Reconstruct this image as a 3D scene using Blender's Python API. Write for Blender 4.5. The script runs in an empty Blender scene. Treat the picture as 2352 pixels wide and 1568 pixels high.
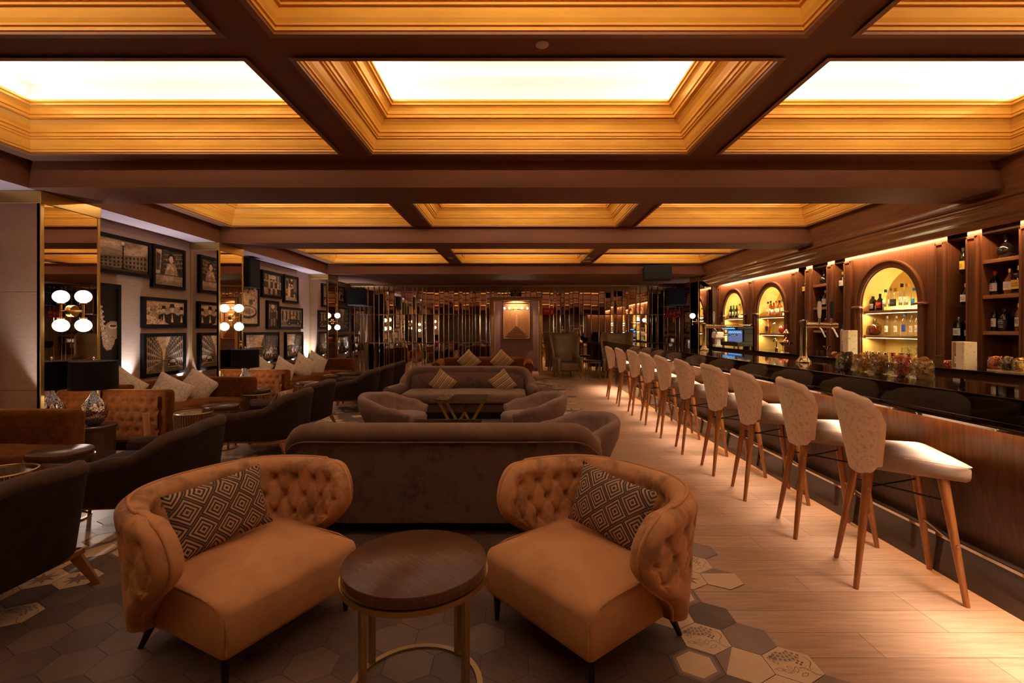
import bpy, math, random
from mathutils import Vector, Matrix
R = math.radians
PI = math.pi
sc = bpy.context.scene
COL = sc.collection
random.seed(7)

# ---------------------------------------------------------------- camera, world, exposure
cam_d = bpy.data.cameras.new('camera')
cam = bpy.data.objects.new('camera', cam_d); COL.objects.link(cam)
cam.location = (0, 0, 1.4); cam.rotation_euler = (R(90), 0, 0)
cam_d.sensor_width = 36; cam_d.lens = 17.0
cam_d.shift_x = -9 / 2352; cam_d.shift_y = -29 / 2352
cam_d.clip_start = 0.05; cam_d.clip_end = 100
sc.camera = cam
w = bpy.data.worlds.new('world'); sc.world = w; w.use_nodes = True
w.node_tree.nodes['Background'].inputs[0].default_value = (0.02, 0.012, 0.008, 1)
w.node_tree.nodes['Background'].inputs[1].default_value = 1.0
sc.view_settings.view_transform = 'Standard'; sc.view_settings.look = 'None'
sc.view_settings.gamma = 1.0; sc.view_settings.use_curve_mapping = False
sc.view_settings.exposure = EXPO = 0.2
sc.cycles.use_denoising = True
sc.cycles.max_bounces = 10; sc.cycles.diffuse_bounces = 5; sc.cycles.glossy_bounces = 5
sc.cycles.transmission_bounces = 6; sc.cycles.transparent_max_bounces = 8
sc.cycles.sample_clamp_indirect = 6.0
sc.cycles.caustics_reflective = False; sc.cycles.caustics_refractive = False
sc.cycles.blur_glossy = 1.0

def lamp(name, kind, loc, power, color, size=0.1, size_y=None, rot=(0, 0, 0), spot=60, blend=.6):
    d = bpy.data.lights.new(name, kind); d.energy = power; d.color = color
    if kind == 'AREA':
        d.shape = 'RECTANGLE'; d.size = size; d.size_y = size_y if size_y else size
    elif kind == 'SPOT':
        d.shadow_soft_size = size; d.spot_size = R(spot); d.spot_blend = blend
    else: d.shadow_soft_size = size
    o = bpy.data.objects.new(name, d); COL.objects.link(o)
    o.location = loc; o.rotation_euler = rot
    return o

# key dimensions (metres)
ZC, ZB = 3.0, 2.745          # ceiling plane, beam underside
XL, XR, YB, YF = -5.07, 5.05, 14.8, -2.6
COF_X = [(-4.40, -1.61), (-1.30, 1.55), (1.857, 4.48)]
COF_Y = [(-0.75, 0.80), (1.05, 2.60), (2.86, 4.38), (5.42, 7.49), (8.3, 10.09), (10.27, 11.70)]
BEAM_Y = [(-1.6, -1.0), (4.61, 5.20), (7.58, 8.15)]
LED = (1.0, 0.70, 0.43); AMBER = (1.0, 0.58, 0.20); COOL = (0.88, 0.90, 1.0)
# cove lights: hidden on the ledge behind each coffer's upper lip
P_COVE = 19.5
for (y0, y1) in COF_Y:
    for (x0, x1) in COF_X:
        cx, cy, wx, wy = (x0+x1)/2, (y0+y1)/2, x1-x0, y1-y0
        z = ZC + .45
        lamp('cove_light', 'AREA', (cx, y1+.035, z), P_COVE*wx/2.8, LED, wx, .03, (R(-64), 0, 0))
        lamp('cove_light', 'AREA', (cx, y0-.035, z), P_COVE*wx/2.8, LED, wx, .03, (R(64), 0, 0))
        lamp('cove_light', 'AREA', (x0-.035, cy, z), P_COVE*wy/2.8, LED, .03, wy, (0, R(-64), 0))
        lamp('cove_light', 'AREA', (x1+.035, cy, z), P_COVE*wy/2.8, LED, .03, wy, (0, R(64), 0))
# single strip under the bar top, split into a floor and a panel light
lamp('bar_strip_light', 'AREA', (2.240, 5.2, .955), 88, (1, .84, .70), .02, 13.0, (0, R(12), 0)).data.spread = R(84)
lamp('bar_strip_light', 'AREA', (2.385, 5.2, .958), 62, (1, .50, .13), .012, 13.0, (0, R(-12), 0)).data.spread = R(130)  # second light, added for the amber glow on the front panel
# strip behind the cornice: grazes the back bar
lamp('cornice_strip_light', 'AREA', (4.97, 5.0, 2.482), 120, (1, .62, .32), .02, 14.0, (0, R(-12), 0))

# ---------------------------------------------------------------- materials
MATS = {}
def mat(name, col, rough=.5, metal=0, spec=.5, emit=None, es=0, sheen=0, coat=0, trans=0, ior=1.45,
        col2=None, nscale=8, stretch=(1, 1, 1), lo=.4, hi=.6, bump=0, bscale=60, detail=4, alpha=1, sheentint=None, rough2=None):
    if name in MATS: return MATS[name]
    m = bpy.data.materials.new(name); m.use_nodes = True; MATS[name] = m
    nt = m.node_tree; b = nt.nodes['Principled BSDF']
    def s(k, v):
        if k in b.inputs: b.inputs[k].default_value = v
    s('Base Color', (*col, 1)); s('Roughness', rough); s('Metallic', metal); s('Specular IOR Level', spec)
    s('Sheen Weight', sheen); s('Coat Weight', coat); s('Transmission Weight', trans); s('IOR', ior); s('Alpha', alpha)
    if sheen: s('Sheen Roughness', .35); s('Sheen Tint', (*(sheentint or col), 1))
    if coat: s('Coat Roughness', .08)
    if emit: s('Emission Color', (*emit, 1)); s('Emission Strength', es)
    if col2 or bump:
        tc = nt.nodes.new('ShaderNodeTexCoord'); mp = nt.nodes.new('ShaderNodeMapping')
        nt.links.new(tc.outputs['Object'], mp.inputs[0]); mp.inputs['Scale'].default_value = stretch
    if col2:
        n = nt.nodes.new('ShaderNodeTexNoise'); n.inputs['Scale'].default_value = nscale
        n.inputs['Detail'].default_value = detail; n.inputs['Roughness'].default_value = .65
        nt.links.new(mp.outputs[0], n.inputs['Vector'])
        r = nt.nodes.new('ShaderNodeValToRGB'); e = r.color_ramp.elements
        e[0].position = lo; e[0].color = (*col, 1); e[1].position = hi; e[1].color = (*col2, 1)
        nt.links.new(n.outputs['Fac'], r.inputs[0]); nt.links.new(r.outputs[0], b.inputs['Base Color'])
        if rough2 is not None:
            mr = nt.nodes.new('ShaderNodeMapRange'); mr.inputs['From Min'].default_value = lo; mr.inputs['From Max'].default_value = hi
            mr.inputs['To Min'].default_value = rough; mr.inputs['To Max'].default_value = rough2
            nt.links.new(n.outputs['Fac'], mr.inputs[0]); nt.links.new(mr.outputs[0], b.inputs['Roughness'])
    if bump:
        n2 = nt.nodes.new('ShaderNodeTexNoise'); n2.inputs['Scale'].default_value = bscale; n2.inputs['Detail'].default_value = 3
        nt.links.new(mp.outputs[0], n2.inputs['Vector'])
        bp = nt.nodes.new('ShaderNodeBump'); bp.inputs['Strength'].default_value = bump; bp.inputs['Distance'].default_value = .01
        nt.links.new(n2.outputs['Fac'], bp.inputs['Height']); nt.links.new(bp.outputs[0], b.inputs['Normal'])
    return m

M = dict(
 beam=mat('brown_ceiling_paint', (.205, .083, .048), .6, spec=.25),
 soffit=mat('uplit_soffit_mauve', (.50, .36, .37), .6),  # purple wash of the wall uplights put into the underside colour
 gold=mat('gold_moulding_paint', (.84, .45, .075), .5, spec=.3, col2=(.78, .40, .065), nscale=3, stretch=(1, 1, 6)),
 frame=mat('coffer_edge_wood', (.30, .13, .05), .45),
 white=mat('cove_white_paint', (.62, .66, .71), .85),
 brass=mat('polished_brass', (.80, .55, .22), .22, metal=1),
 brassd=mat('aged_brass', (.42, .27, .12), .35, metal=1),
 goldtrim=mat('satin_gold_trim', (.62, .43, .15), .35, metal=.9),
 chrome=mat('chrome', (.8, .78, .76), .1, metal=1),
 mirror=mat('bronze_mirror', (.92, .80, .68), .015, metal=1),
 colmirror=mat('column_mirror', (.86, .78, .70), .01, metal=1),
 seam=mat('mirror_bevel_edge', (.85, .78, .68), .12, metal=1),
 wallpaper=mat('grey_textured_wallpaper', (.42, .275, .20), .8, col2=(.50, .34, .255), nscale=9, stretch=(1, 1.2, 22), bump=.35, bscale=30),
 purple=mat('purple_wallpaper', (.22, .12, .12), .7, col2=(.26, .145, .145), nscale=60, bump=.15),
 darkwall=mat('dark_plaster', (.10, .06, .05), .7),
 black=mat('black_frame_lacquer', (.006, .005, .005), .35, spec=.25),
 blackm=mat('matt_black', (.012, .010, .010), .6),
 blacksh=mat('black_lamp_shade', (.007, .005, .005), .8, spec=.2),
 granite=mat('black_polished_granite', (.008, .005, .004), .04, spec=.45),
 plinth=mat('black_polished_plinth', (.035, .022, .018), .10, spec=.6),
 walnut=mat('walnut_veneer', (.175, .066, .026), .30, col2=(.11, .038, .015), nscale=5, stretch=(10, 10, .6), lo=.3, hi=.7, spec=.5),
 barwood=mat('bar_front_walnut', (.085, .031, .012), .34, col2=(.034, .012, .005), nscale=5, stretch=(10, 10, .6), lo=.3, hi=.7, spec=.3),
 walnuth=mat('walnut_moulding', (.32, .135, .060), .22, col2=(.22, .088, .038), nscale=5, stretch=(10, .5, 10), lo=.3, hi=.7, spec=.55),
 walnutd=mat('dark_walnut', (.060, .024, .013), .30, col2=(.038, .015, .009), nscale=5, stretch=(1, 10, 10), lo=.3, hi=.7),
 tabletop=mat('dark_stained_table_top', (.11, .038, .015), .26, col2=(.07, .022, .009), nscale=9, stretch=(14, 1.2, 1), lo=.3, hi=.7, bump=.12, bscale=30),
 legwood=mat('amber_varnished_wood', (.36, .135, .038), .28, col2=(.26, .09, .022), nscale=8, stretch=(8, 8, .8), lo=.3, hi=.7, coat=.2),
 cream=mat('cream_niche_paint', (.80, .57, .19), .55, col2=(.70, .46, .13), nscale=3),
 stool=mat('champagne_velvet', (.28, .18, .115), .8, sheen=.05, col2=(.22, .14, .09), nscale=6, bump=.05, sheentint=(.9, .75, .65)),
 stoolrim=mat('champagne_velvet_band', (.80, .56, .39), .8, sheen=.25, col2=(.70, .48, .33), nscale=6),
 stoolback=mat('mottled_champagne_velvet', (.84, .60, .42), .8, sheen=.25, col2=(.52, .34, .20), nscale=46, lo=.50, hi=.70, bump=.06, detail=6, sheentint=(.9, .75, .65)),
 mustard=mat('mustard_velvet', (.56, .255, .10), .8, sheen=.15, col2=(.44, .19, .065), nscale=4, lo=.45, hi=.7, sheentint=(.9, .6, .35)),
 mustard2=mat('mottled_mustard_velvet', (.54, .245, .095), .75, sheen=.2, col2=(.27, .115, .045), nscale=6, lo=.46, hi=.62, sheentint=(.9, .6, .35)),  # velvet with random darker mottling
 taupe=mat('taupe_crushed_velvet', (.12, .058, .038), .8, sheen=.08, col2=(.065, .030, .020), nscale=9, lo=.50, hi=.66, detail=7, sheentint=(.7, .45, .35)),
 taupel=mat('taupe_velvet', (.22, .122, .074), .8, sheen=.2, col2=(.17, .09, .053), nscale=5, sheentint=(.7, .5, .4)),
 mauve=mat('mauve_velvet', (.27, .165, .13), .8, sheen=.2, col2=(.22, .13, .10), nscale=4, sheentint=(.8, .6, .55)),
 choc=mat('chocolate_velvet', (.030, .014, .010), .85, sheen=.06, spec=.2, col2=(.018, .009, .007), nscale=14, sheentint=(.5, .3, .22)),
 chocroll=mat('brown_velvet_edge', (.070, .026, .012), .8, sheen=.08, col2=(.04, .015, .008), nscale=10, sheentint=(.6, .38, .25)),
 rust=mat('rust_velvet', (.135, .038, .006), .85, sheen=.55, spec=.15, col2=(.065, .017, .003), nscale=20, lo=.40, hi=.70, detail=6, sheentint=(1, .42, .10)),
 creamf=mat('cream_cushion_fabric', (.66, .50, .38), .8, sheen=.3),
 plum=mat('plum_cushion_fabric', (.16, .075, .065), .8, sheen=.3),
 leather=mat('olive_brown_leather', (.24, .155, .085), .34, col2=(.18, .115, .06), nscale=5, bump=.06),
 darkleg=mat('black_wooden_leg', (.015, .010, .008), .35),
 glass=mat('clear_glass', (1, 1, 1), .0, trans=1, ior=1.45),
 glasstop=mat('green_tinted_table_glass', (.62, .70, .62), .02, trans=1, ior=1.45),
 darkglass=mat('dark_bottle_glass', (.012, .008, .006), .05, spec=.7),
 greenglass=mat('green_bottle_glass', (.03, .22, .03), .06, trans=.35, spec=.6),
 amberglass=mat('amber_liquor', (.55, .16, .02), .05, trans=.55, spec=.6),
 redliq=mat('dark_red_liquor', (.22, .02, .008), .05, trans=.3),
 yellowliq=mat('yellow_liqueur', (.85, .55, .06), .05, trans=.4),
 limeliq=mat('pale_lime_bottle', (.80, .85, .25), .08, trans=.4),
 labelw=mat('white_paper_label', (.85, .80, .72), .6),
 labely=mat('yellow_paper_label', (.90, .60, .08), .6),
 labelk=mat('black_paper_label', (.02, .02, .02), .5),
 labelb=mat('blue_label', (.02, .30, .75), .5),
 labelr=mat('red_label', (.60, .03, .02), .5),
 navy=mat('deep_blue_print', (.03, .07, .45), .5),
 capred=mat('red_wax', (.55, .03, .02), .35),
 capsilver=mat('silver_cap', (.7, .7, .7), .25, metal=1),
 capblue=mat('blue_cap', (.02, .12, .35), .35),
 capgreen=mat('green_cap', (.03, .30, .08), .35),
 capgold=mat('gold_foil_cap', (.8, .5, .15), .3, metal=1),
 copper=mat('polished_copper', (.85, .38, .20), .18, metal=1),
 steel=mat('brushed_steel', (.62, .58, .55), .22, metal=1),
 redsign=mat('red_sign', (.62, .015, .02), .4),
 paper=mat('white_print', (.88, .85, .80), .6),
 pine=mat('pale_pine_box', (.80, .60, .30), .5, col2=(.72, .50, .22), nscale=4, stretch=(10, 10, 1)),
 giftbox=mat('printed_cream_box', (.82, .74, .52), .5, col2=(.55, .42, .22), nscale=26, lo=.60, hi=.63),
 globe=mat('opal_globe', (1, .95, .9), .3, emit=(1, .83, .62), es=4.5),
 bulb=mat('glowing_bulb', (1, .9, .8), .3, emit=(1, .72, .42), es=60),
 led=mat('led_strip', (1, .9, .8), .3, emit=(1, .62, .28), es=4),
 screen=mat('blue_lit_display', (.05, .2, .5), .2, emit=(.10, .45, 1), es=2.5),
 speck=mat('dark_speaker_grille', (.010, .009, .009), .8, bump=.6, bscale=300),
 tower=mat('antique_brass_tap', (.50, .36, .18), .18, metal=1, col2=(.62, .50, .32), nscale=10),
 reliefwood=mat('carved_light_wood', (.66, .31, .13), .4, col2=(.56, .25, .10), nscale=6, stretch=(8, 8, .8)),
 grout=mat('tile_grout', (.07, .045, .035), .8),
 t_dark=mat('dark_brown_tile', (.15, .088, .064), .45, col2=(.11, .063, .046), nscale=3),
 t_brown=mat('worn_brown_tile', (.20, .122, .09), .45, col2=(.15, .09, .066), nscale=3.5, lo=.35, hi=.65),
 t_mauve=mat('mauve_grey_tile', (.30, .185, .14), .42, col2=(.25, .15, .112), nscale=4),
 t_cream=mat('cream_tile', (.74, .50, .29), .42, col2=(.68, .44, .25), nscale=4),
 steelpipe=mat('dark_steel', (.25, .22, .20), .3, metal=1),
)
# clear glass: fresnel mix of clear transmission and sharp reflection, so light reaches what stands inside
def clearglass(name, tint):
    m = bpy.data.materials.new(name); m.use_nodes = True; nt = m.node_tree; nt.nodes.remove(nt.nodes['Principled BSDF'])
    out = nt.nodes['Material Output']; t = nt.nodes.new('ShaderNodeBsdfTransparent'); t.inputs[0].default_value = (*tint, 1)
    g = nt.nodes.new('ShaderNodeBsdfGlossy'); g.inputs['Roughness'].default_value = .02; g.inputs[0].default_value = (1, 1, 1, 1)
    f = nt.nodes.new('ShaderNodeLayerWeight'); f.inputs[0].default_value = .18
    mx = nt.nodes.new('ShaderNodeMixShader'); nt.links.new(f.outputs['Facing'], mx.inputs[0]); nt.links.new(t.outputs[0], mx.inputs[1]); nt.links.new(g.outputs[0], mx.inputs[2]); nt.links.new(mx.outputs[0], out.inputs[0])
    return m
M['glass'] = clearglass('clear_glass_sheet', (.93, .95, .93)); M['glasstop'] = clearglass('green_table_glass', (.62, .72, .62))
# striped cushion fabric
def striped():
    m = bpy.data.materials.new('striped_cushion_fabric'); m.use_nodes = True
    nt = m.node_tree; b = nt.nodes['Principled BSDF']; b.inputs['Roughness'].default_value = .8
    tc = nt.nodes.new('ShaderNodeTexCoord'); sp = nt.nodes.new('ShaderNodeSeparateXYZ'); nt.links.new(tc.outputs['Object'], sp.inputs[0])
    mu = nt.nodes.new('ShaderNodeMath'); mu.operation = 'MULTIPLY'; mu.inputs[1].default_value = 10.5; nt.links.new(sp.outputs[0], mu.inputs[0])
    fr = nt.nodes.new('ShaderNodeMath'); fr.operation = 'FRACT'; nt.links.new(mu.outputs[0], fr.inputs[0])
    r = nt.nodes.new('ShaderNodeValToRGB'); r.color_ramp.interpolation = 'CONSTANT'; e = r.color_ramp.elements
    cs = [(0, (.62, .42, .22)), (.22, (.20, .11, .05)), (.32, (.62, .42, .22)), (.42, (.36, .21, .10)), (.70, (.66, .46, .26)), (.80, (.16, .085, .04)), (.93, (.50, .33, .17))]
    e[0].position = 0; e[0].color = (*cs[0][1], 1); e[1].position = cs[1][0]; e[1].color = (*cs[1][1], 1)
    for p, c in cs[2:]:
        k = e.new(p); k.color = (*c, 1)
    nt.links.new(fr.outputs[0], r.inputs[0]); nt.links.new(r.outputs[0], b.inputs['Base Color'])
    return m
M['stripe'] = striped()
# zigzag key pattern: nested diamonds in a diagonal lattice
def keypattern():
    m = bpy.data.materials.new('geometric_cushion_fabric'); m.use_nodes = True
    nt = m.node_tree; b = nt.nodes['Principled BSDF']; b.inputs['Roughness'].default_value = .8
    N = nt.nodes.new; Lk = nt.links.new
    def math_(op, a, c=None):
        n = N('ShaderNodeMath'); n.operation = op
        for i, v in enumerate((a, c)):
            if v is None: continue
            if isinstance(v, (int, float)): n.inputs[i].default_value = v
            else: Lk(v, n.inputs[i])
        return n.outputs[0]
    tc = N('ShaderNodeTexCoord'); sp = N('ShaderNodeSeparateXYZ'); Lk(tc.outputs['Object'], sp.inputs[0])
    k = 7.2
    a = math_('MULTIPLY', math_('ADD', sp.outputs[0], sp.outputs[2]), k)
    c = math_('MULTIPLY', math_('SUBTRACT', sp.outputs[0], sp.outputs[2]), k)
    row = math_('FLOOR', c)
    a2 = math_('ADD', a, math_('MULTIPLY', row, .36))
    fa = math_('ABSOLUTE', math_('SUBTRACT', math_('FRACT', a2), .5))
    fc = math_('ABSOLUTE', math_('SUBTRACT', math_('FRACT', c), .5))
    ch = math_('MAXIMUM', fa, fc)
    st = math_('FRACT', math_('ADD', math_('MULTIPLY', ch, 7.0), .55))
    g = math_('GREATER_THAN', st, .5)
    mx = N('ShaderNodeMix'); mx.data_type = 'RGBA'; Lk(g, mx.inputs[0])
    mx.inputs[6].default_value = (.46, .27, .15, 1); mx.inputs[7].default_value = (.045, .022, .018, 1)
    Lk(mx.outputs[2], b.inputs['Base Color'])
    return m
M['key'] = keypattern()
def veined():
    m = bpy.data.materials.new('cream_line_pattern_fabric'); m.use_nodes = True
    nt = m.node_tree; b = nt.nodes['Principled BSDF']; b.inputs['Roughness'].default_value = .7
    tc = nt.nodes.new('ShaderNodeTexCoord'); v = nt.nodes.new('ShaderNodeTexVoronoi'); v.feature = 'DISTANCE_TO_EDGE'; v.inputs['Scale'].default_value = 11
    nt.links.new(tc.outputs['Object'], v.inputs['Vector'])
    r = nt.nodes.new('ShaderNodeValToRGB'); e = r.color_ramp.elements
    e[0].position = .012; e[0].color = (.36, .25, .17, 1); e[1].position = .03; e[1].color = (.66, .50, .37, 1)
    nt.links.new(v.outputs['Distance'], r.inputs[0]); nt.links.new(r.outputs[0], b.inputs['Base Color'])
    return m
M['creamf'] = veined()
# speckled mercury glass of the table lamps
def mercury():
    m = bpy.data.materials.new('mercury_glass_mosaic'); m.use_nodes = True
    nt = m.node_tree; b = nt.nodes['Principled BSDF']; b.inputs['Metallic'].default_value = .9; b.inputs['Roughness'].default_value = .18
    tc = nt.nodes.new('ShaderNodeTexCoord'); v = nt.nodes.new('ShaderNodeTexVoronoi'); v.feature = 'DISTANCE_TO_EDGE'; v.inputs['Scale'].default_value = 95
    nt.links.new(tc.outputs['Object'], v.inputs['Vector'])
    r = nt.nodes.new('ShaderNodeValToRGB'); e = r.color_ramp.elements
    e[0].position = .10; e[0].color = (.02, .012, .01, 1); e[1].position = .16; e[1].color = (.95, .80, .70, 1)
    nt.links.new(v.outputs['Distance'], r.inputs[0]); nt.links.new(r.outputs[0], b.inputs['Base Color'])
    return m
M['mercury'] = mercury()
# pale wooden planks laid across the room
def planks():
    m = bpy.data.materials.new('pale_oak_planks'); m.use_nodes = True
    nt = m.node_tree; b = nt.nodes['Principled BSDF']; b.inputs['Roughness'].default_value = .38
    N = nt.nodes.new; Lk = nt.links.new
    tc = N('ShaderNodeTexCoord'); mp = N('ShaderNodeMapping'); Lk(tc.outputs['Object'], mp.inputs[0]); mp.inputs['Location'].default_value = (.3, .0205, 0)
    br = N('ShaderNodeTexBrick'); Lk(mp.outputs[0], br.inputs['Vector'])
    br.inputs['Scale'].default_value = 1; br.inputs['Brick Width'].default_value = 1.15; br.inputs['Row Height'].default_value = .1732
    br.inputs['Mortar Size'].default_value = .0016; br.inputs['Mortar Smooth'].default_value = .1; br.offset = .37; br.offset_frequency = 3
    br.inputs['Color1'].default_value = (.58, .345, .22, 1); br.inputs['Color2'].default_value = (.47, .265, .16, 1); br.inputs['Mortar'].default_value = (.14, .075, .045, 1)
    mp2 = N('ShaderNodeMapping'); Lk(tc.outputs['Object'], mp2.inputs[0]); mp2.inputs['Scale'].default_value = (1.2, 14, 1)
    n = N('ShaderNodeTexNoise'); n.inputs['Scale'].default_value = 3; n.inputs['Detail'].default_value = 7; n.inputs['Roughness'].default_value = .7; Lk(mp2.outputs[0], n.inputs['Vector'])
    r = N('ShaderNodeValToRGB'); e = r.color_ramp.elements; e[0].position = .3; e[0].color = (.72, .68, .64, 1); e[1].position = .62; e[1].color = (1.08, 1.06, 1.04, 1); Lk(n.outputs['Fac'], r.inputs[0])
    mx = N('ShaderNodeMix'); mx.data_type = 'RGBA'; mx.blend_type = 'MULTIPLY'; mx.inputs[0].default_value = 1
    Lk(br.outputs['Color'], mx.inputs[6]); Lk(r.outputs[0], mx.inputs[7]); Lk(mx.outputs[2], b.inputs['Base Color'])
    bp = N('ShaderNodeBump'); bp.inputs['Strength'].default_value = .15; bp.inputs['Distance'].default_value = .004
    Lk(n.outputs['Fac'], bp.inputs['Height']); Lk(bp.outputs[0], b.inputs['Normal'])
    return m
M['planks'] = planks()
def sepia():
    m = bpy.data.materials.new('sepia_photo_print'); m.use_nodes = True
    nt = m.node_tree; b = nt.nodes['Principled BSDF']; b.inputs['Roughness'].default_value = .35
    a = nt.nodes.new('ShaderNodeVertexColor'); a.layer_name = 'print'; b.inputs['Roughness'].default_value = .5; b.inputs['Specular IOR Level'].default_value = .15
    nt.links.new(a.outputs[0], b.inputs['Base Color'])
    return m
M['sepia'] = sepia()

# ---------------------------------------------------------------- mesh helpers
class MB:
    def __init__(s): s.v = []; s.f = []; s.m = []; s.sm = []
    def add(s, vs, fs, mi=0, smooth=False):
        o = len(s.v); s.v += [tuple(p) for p in vs]
        for f in fs: s.f.append(tuple(i+o for i in f)); s.m.append(mi); s.sm.append(smooth)
        return s
    def box(s, x0, x1, y0, y1, z0, z1, mi=0):
        vs = [(x0,y0,z0),(x1,y0,z0),(x1,y1,z0),(x0,y1,z0),(x0,y0,z1),(x1,y0,z1),(x1,y1,z1),(x0,y1,z1)]
        return s.add(vs, [(0,3,2,1),(4,5,6,7),(0,1,5,4),(1,2,6,5),(2,3,7,6),(3,0,4,7)], mi)
    def quad(s, a, b, c, d, mi=0): return s.add([a,b,c,d], [(0,1,2,3)], mi)
    def ring(s, rings, closed_u=False, closed_v=True, caps=True, mi=0, smooth=True):
        n = len(rings[0]); vs = [p for r in rings for p in r]; fs = []
        m = len(rings)
        for i in range(m if closed_u else m-1):
            for j in range(n if closed_v else n-1):
                a = i*n+j; b = i*n+(j+1) % n; c = ((i+1) % m)*n+(j+1) % n; d = ((i+1) % m)*n+j
                fs.append((a,b,c,d))
        s.add(vs, fs, mi, smooth)
        if caps and closed_v and not closed_u:
            s.add(rings[0], [tuple(range(n))[::-1]], mi, False); s.add(rings[-1], [tuple(range(n))], mi, False)
        return s
    def lathe(s, prof, n=24, c=(0,0,0), mi=0, smooth=True, caps=True):
        rings = []
        for (r, z) in prof:
            rings.append([(c[0]+r*math.cos(2*PI*k/n), c[1]+r*math.sin(2*PI*k/n), c[2]+z) for k in range(n)])
        return s.ring(rings, False, True, caps, mi, smooth)
    def tube(s, pts, r, n=8, closed=False, mi=0, smooth=True):
        pts = [Vector(p) for p in pts]; N = len(pts); rings = []; prev = None
        for i, p in enumerate(pts):
            if closed: t = pts[(i+1) % N]-pts[i-1]
            else: t = pts[min(i+1, N-1)]-pts[max(i-1, 0)]
            if t.length < 1e-9: t = Vector((0,0,1))
            t.normalize()
            if prev is None: a = t.orthogonal().normalized()
            else:
                a = prev-t*prev.dot(t)
                a = a.normalized() if a.length > 1e-6 else t.orthogonal().normalized()
            prev = a; b = t.cross(a)
            rr = r[i] if isinstance(r, (list, tuple)) else r
            rings.append([tuple(p+(a*math.cos(2*PI*k/n)+b*math.sin(2*PI*k/n))*rr) for k in range(n)])
        return s.ring(rings, closed, True, not closed, mi, smooth)
    def bar(s, a, b, w, h, mi=0, w2=None, h2=None):
        a = Vector(a); b = Vector(b); t = (b-a).normalized(); up = Vector((0,0,1)) if abs(t.z) < .9 else Vector((0,1,0))
        x = t.cross(up).normalized(); y = x.cross(t)
        w2 = w if w2 is None else w2; h2 = h if h2 is None else h2
        R1 = [tuple(a+x*w/2*i+y*h/2*j) for i, j in ((-1,-1),(1,-1),(1,1),(-1,1))]
        R2 = [tuple(b+x*w2/2*i+y*h2/2*j) for i, j in ((-1,-1),(1,-1),(1,1),(-1,1))]
        return s.ring([R1, R2], False, True, True, mi, False)
    def prism(s, poly, axis, a, b, mi=0, smooth=False):
        def P(p, t):
            return (t, p[0], p[1]) if axis == 'x' else ((p[0], t, p[1]) if axis == 'y' else (p[0], p[1], t))
        n = len(poly); vs = [P(p, a) for p in poly]+[P(p, b) for p in poly]
        s.add(vs, [(i, (i+1) % n, n+(i+1) % n, n+i) for i in range(n)], mi, smooth)
        s.add(vs, [tuple(range(n))[::-1], tuple(range(n, 2*n))], mi)
        return s
    def extr(s, prof, axis, a, b, mi=0, smooth=False):      # open profile swept straight
        def P(p, t): return (p[0], t, p[1]) if axis == 'y' else (t, p[0], p[1])
        n = len(prof); vs = [P(p, a) for p in prof]+[P(p, b) for p in prof]
        return s.add(vs, [(i, i+1, n+i+1, n+i) for i in range(n-1)], mi, smooth)
    def grid(s, fn, nu, nv, mi=0, smooth=True, cu=False, cv=False):
        vs = [fn(i/nu, j/nv) for i in range(nu+1) for j in range(nv+1)]
        fs = [(i*(nv+1)+j, (i+1)*(nv+1)+j, (i+1)*(nv+1)+j+1, i*(nv+1)+j+1) for i in range(nu) for j in range(nv)]
        return s.add(vs, fs, mi, smooth)
    def build(s, name, mats, parent=None, loc=None, rot=None, bevel=0, seg=2, subsurf=0, recalc=True, weld=False):
        me = bpy.data.meshes.new(name); me.from_pydata(s.v, [], s.f)
        mats = mats if isinstance(mats, (list, tuple)) else [mats]
        for m in mats: me.materials.append(m)
        me.polygons.foreach_set('material_index', s.m); me.polygons.foreach_set('use_smooth', s.sm)
        if recalc or weld:
            import bmesh
            bm = bmesh.new(); bm.from_mesh(me)
            if weld: bmesh.ops.remove_doubles(bm, verts=bm.verts, dist=1e-5)
            if recalc: bmesh.ops.recalc_face_normals(bm, faces=bm.faces)
            if not bevel:
                for e in bm.edges:
                    if len(e.link_faces) == 2 and e.calc_face_angle(0) > .95: e.smooth = False
            bm.to_mesh(me); bm.free()
        me.update()
        o = bpy.data.objects.new(name, me); COL.objects.link(o)
        if parent: o.parent = parent
        if loc: o.location = loc
        if rot: o.rotation_euler = rot
        if bevel:
            md = o.modifiers.new('bevel', 'BEVEL'); md.width = bevel; md.segments = seg; md.limit_method = 'ANGLE'; md.angle_limit = R(40)
            me.polygons.foreach_set('use_smooth', [True]*len(me.polygons))
            try:
                wn = o.modifiers.new('wn', 'WEIGHTED_NORMAL'); wn.keep_sharp = True
            except Exception: pass
        if subsurf:
            md = o.modifiers.new('sub', 'SUBSURF'); md.levels = subsurf; md.render_levels = subsurf
        return o

def tag(o, label=None, cat=None, group=None, kind=None):
    if label: o['label'] = label
    if cat: o['category'] = cat
    if group: o['group'] = group
    if kind: o['kind'] = kind
    return o
def struct(o, label=None):
    o['kind'] = 'structure'
    if label: o['label'] = label
    return o
def thing(name, label, cat, loc=(0,0,0), rz=0, group=None):
    o = bpy.data.objects.new(name, None); COL.objects.link(o); o.empty_display_size = .05
    o.location = loc; o.rotation_euler = (0, 0, rz)
    return tag(o, label, cat, group)
def copy_tree(o, parent=None):
    c = o.copy(); COL.objects.link(c)
    if parent: c.parent = parent
    for ch in list(KIDS.get(o.name, [])) or [x for x in COL.objects if x.parent == o]: copy_tree(ch, c)
    return c
KIDS = {}
def dup(root, loc, rz, label, group=None):
    c = copy_tree(root); c.location = loc; c.rotation_euler = (0, 0, rz); c['label'] = label
    if group: c['group'] = group
    return c

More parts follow.
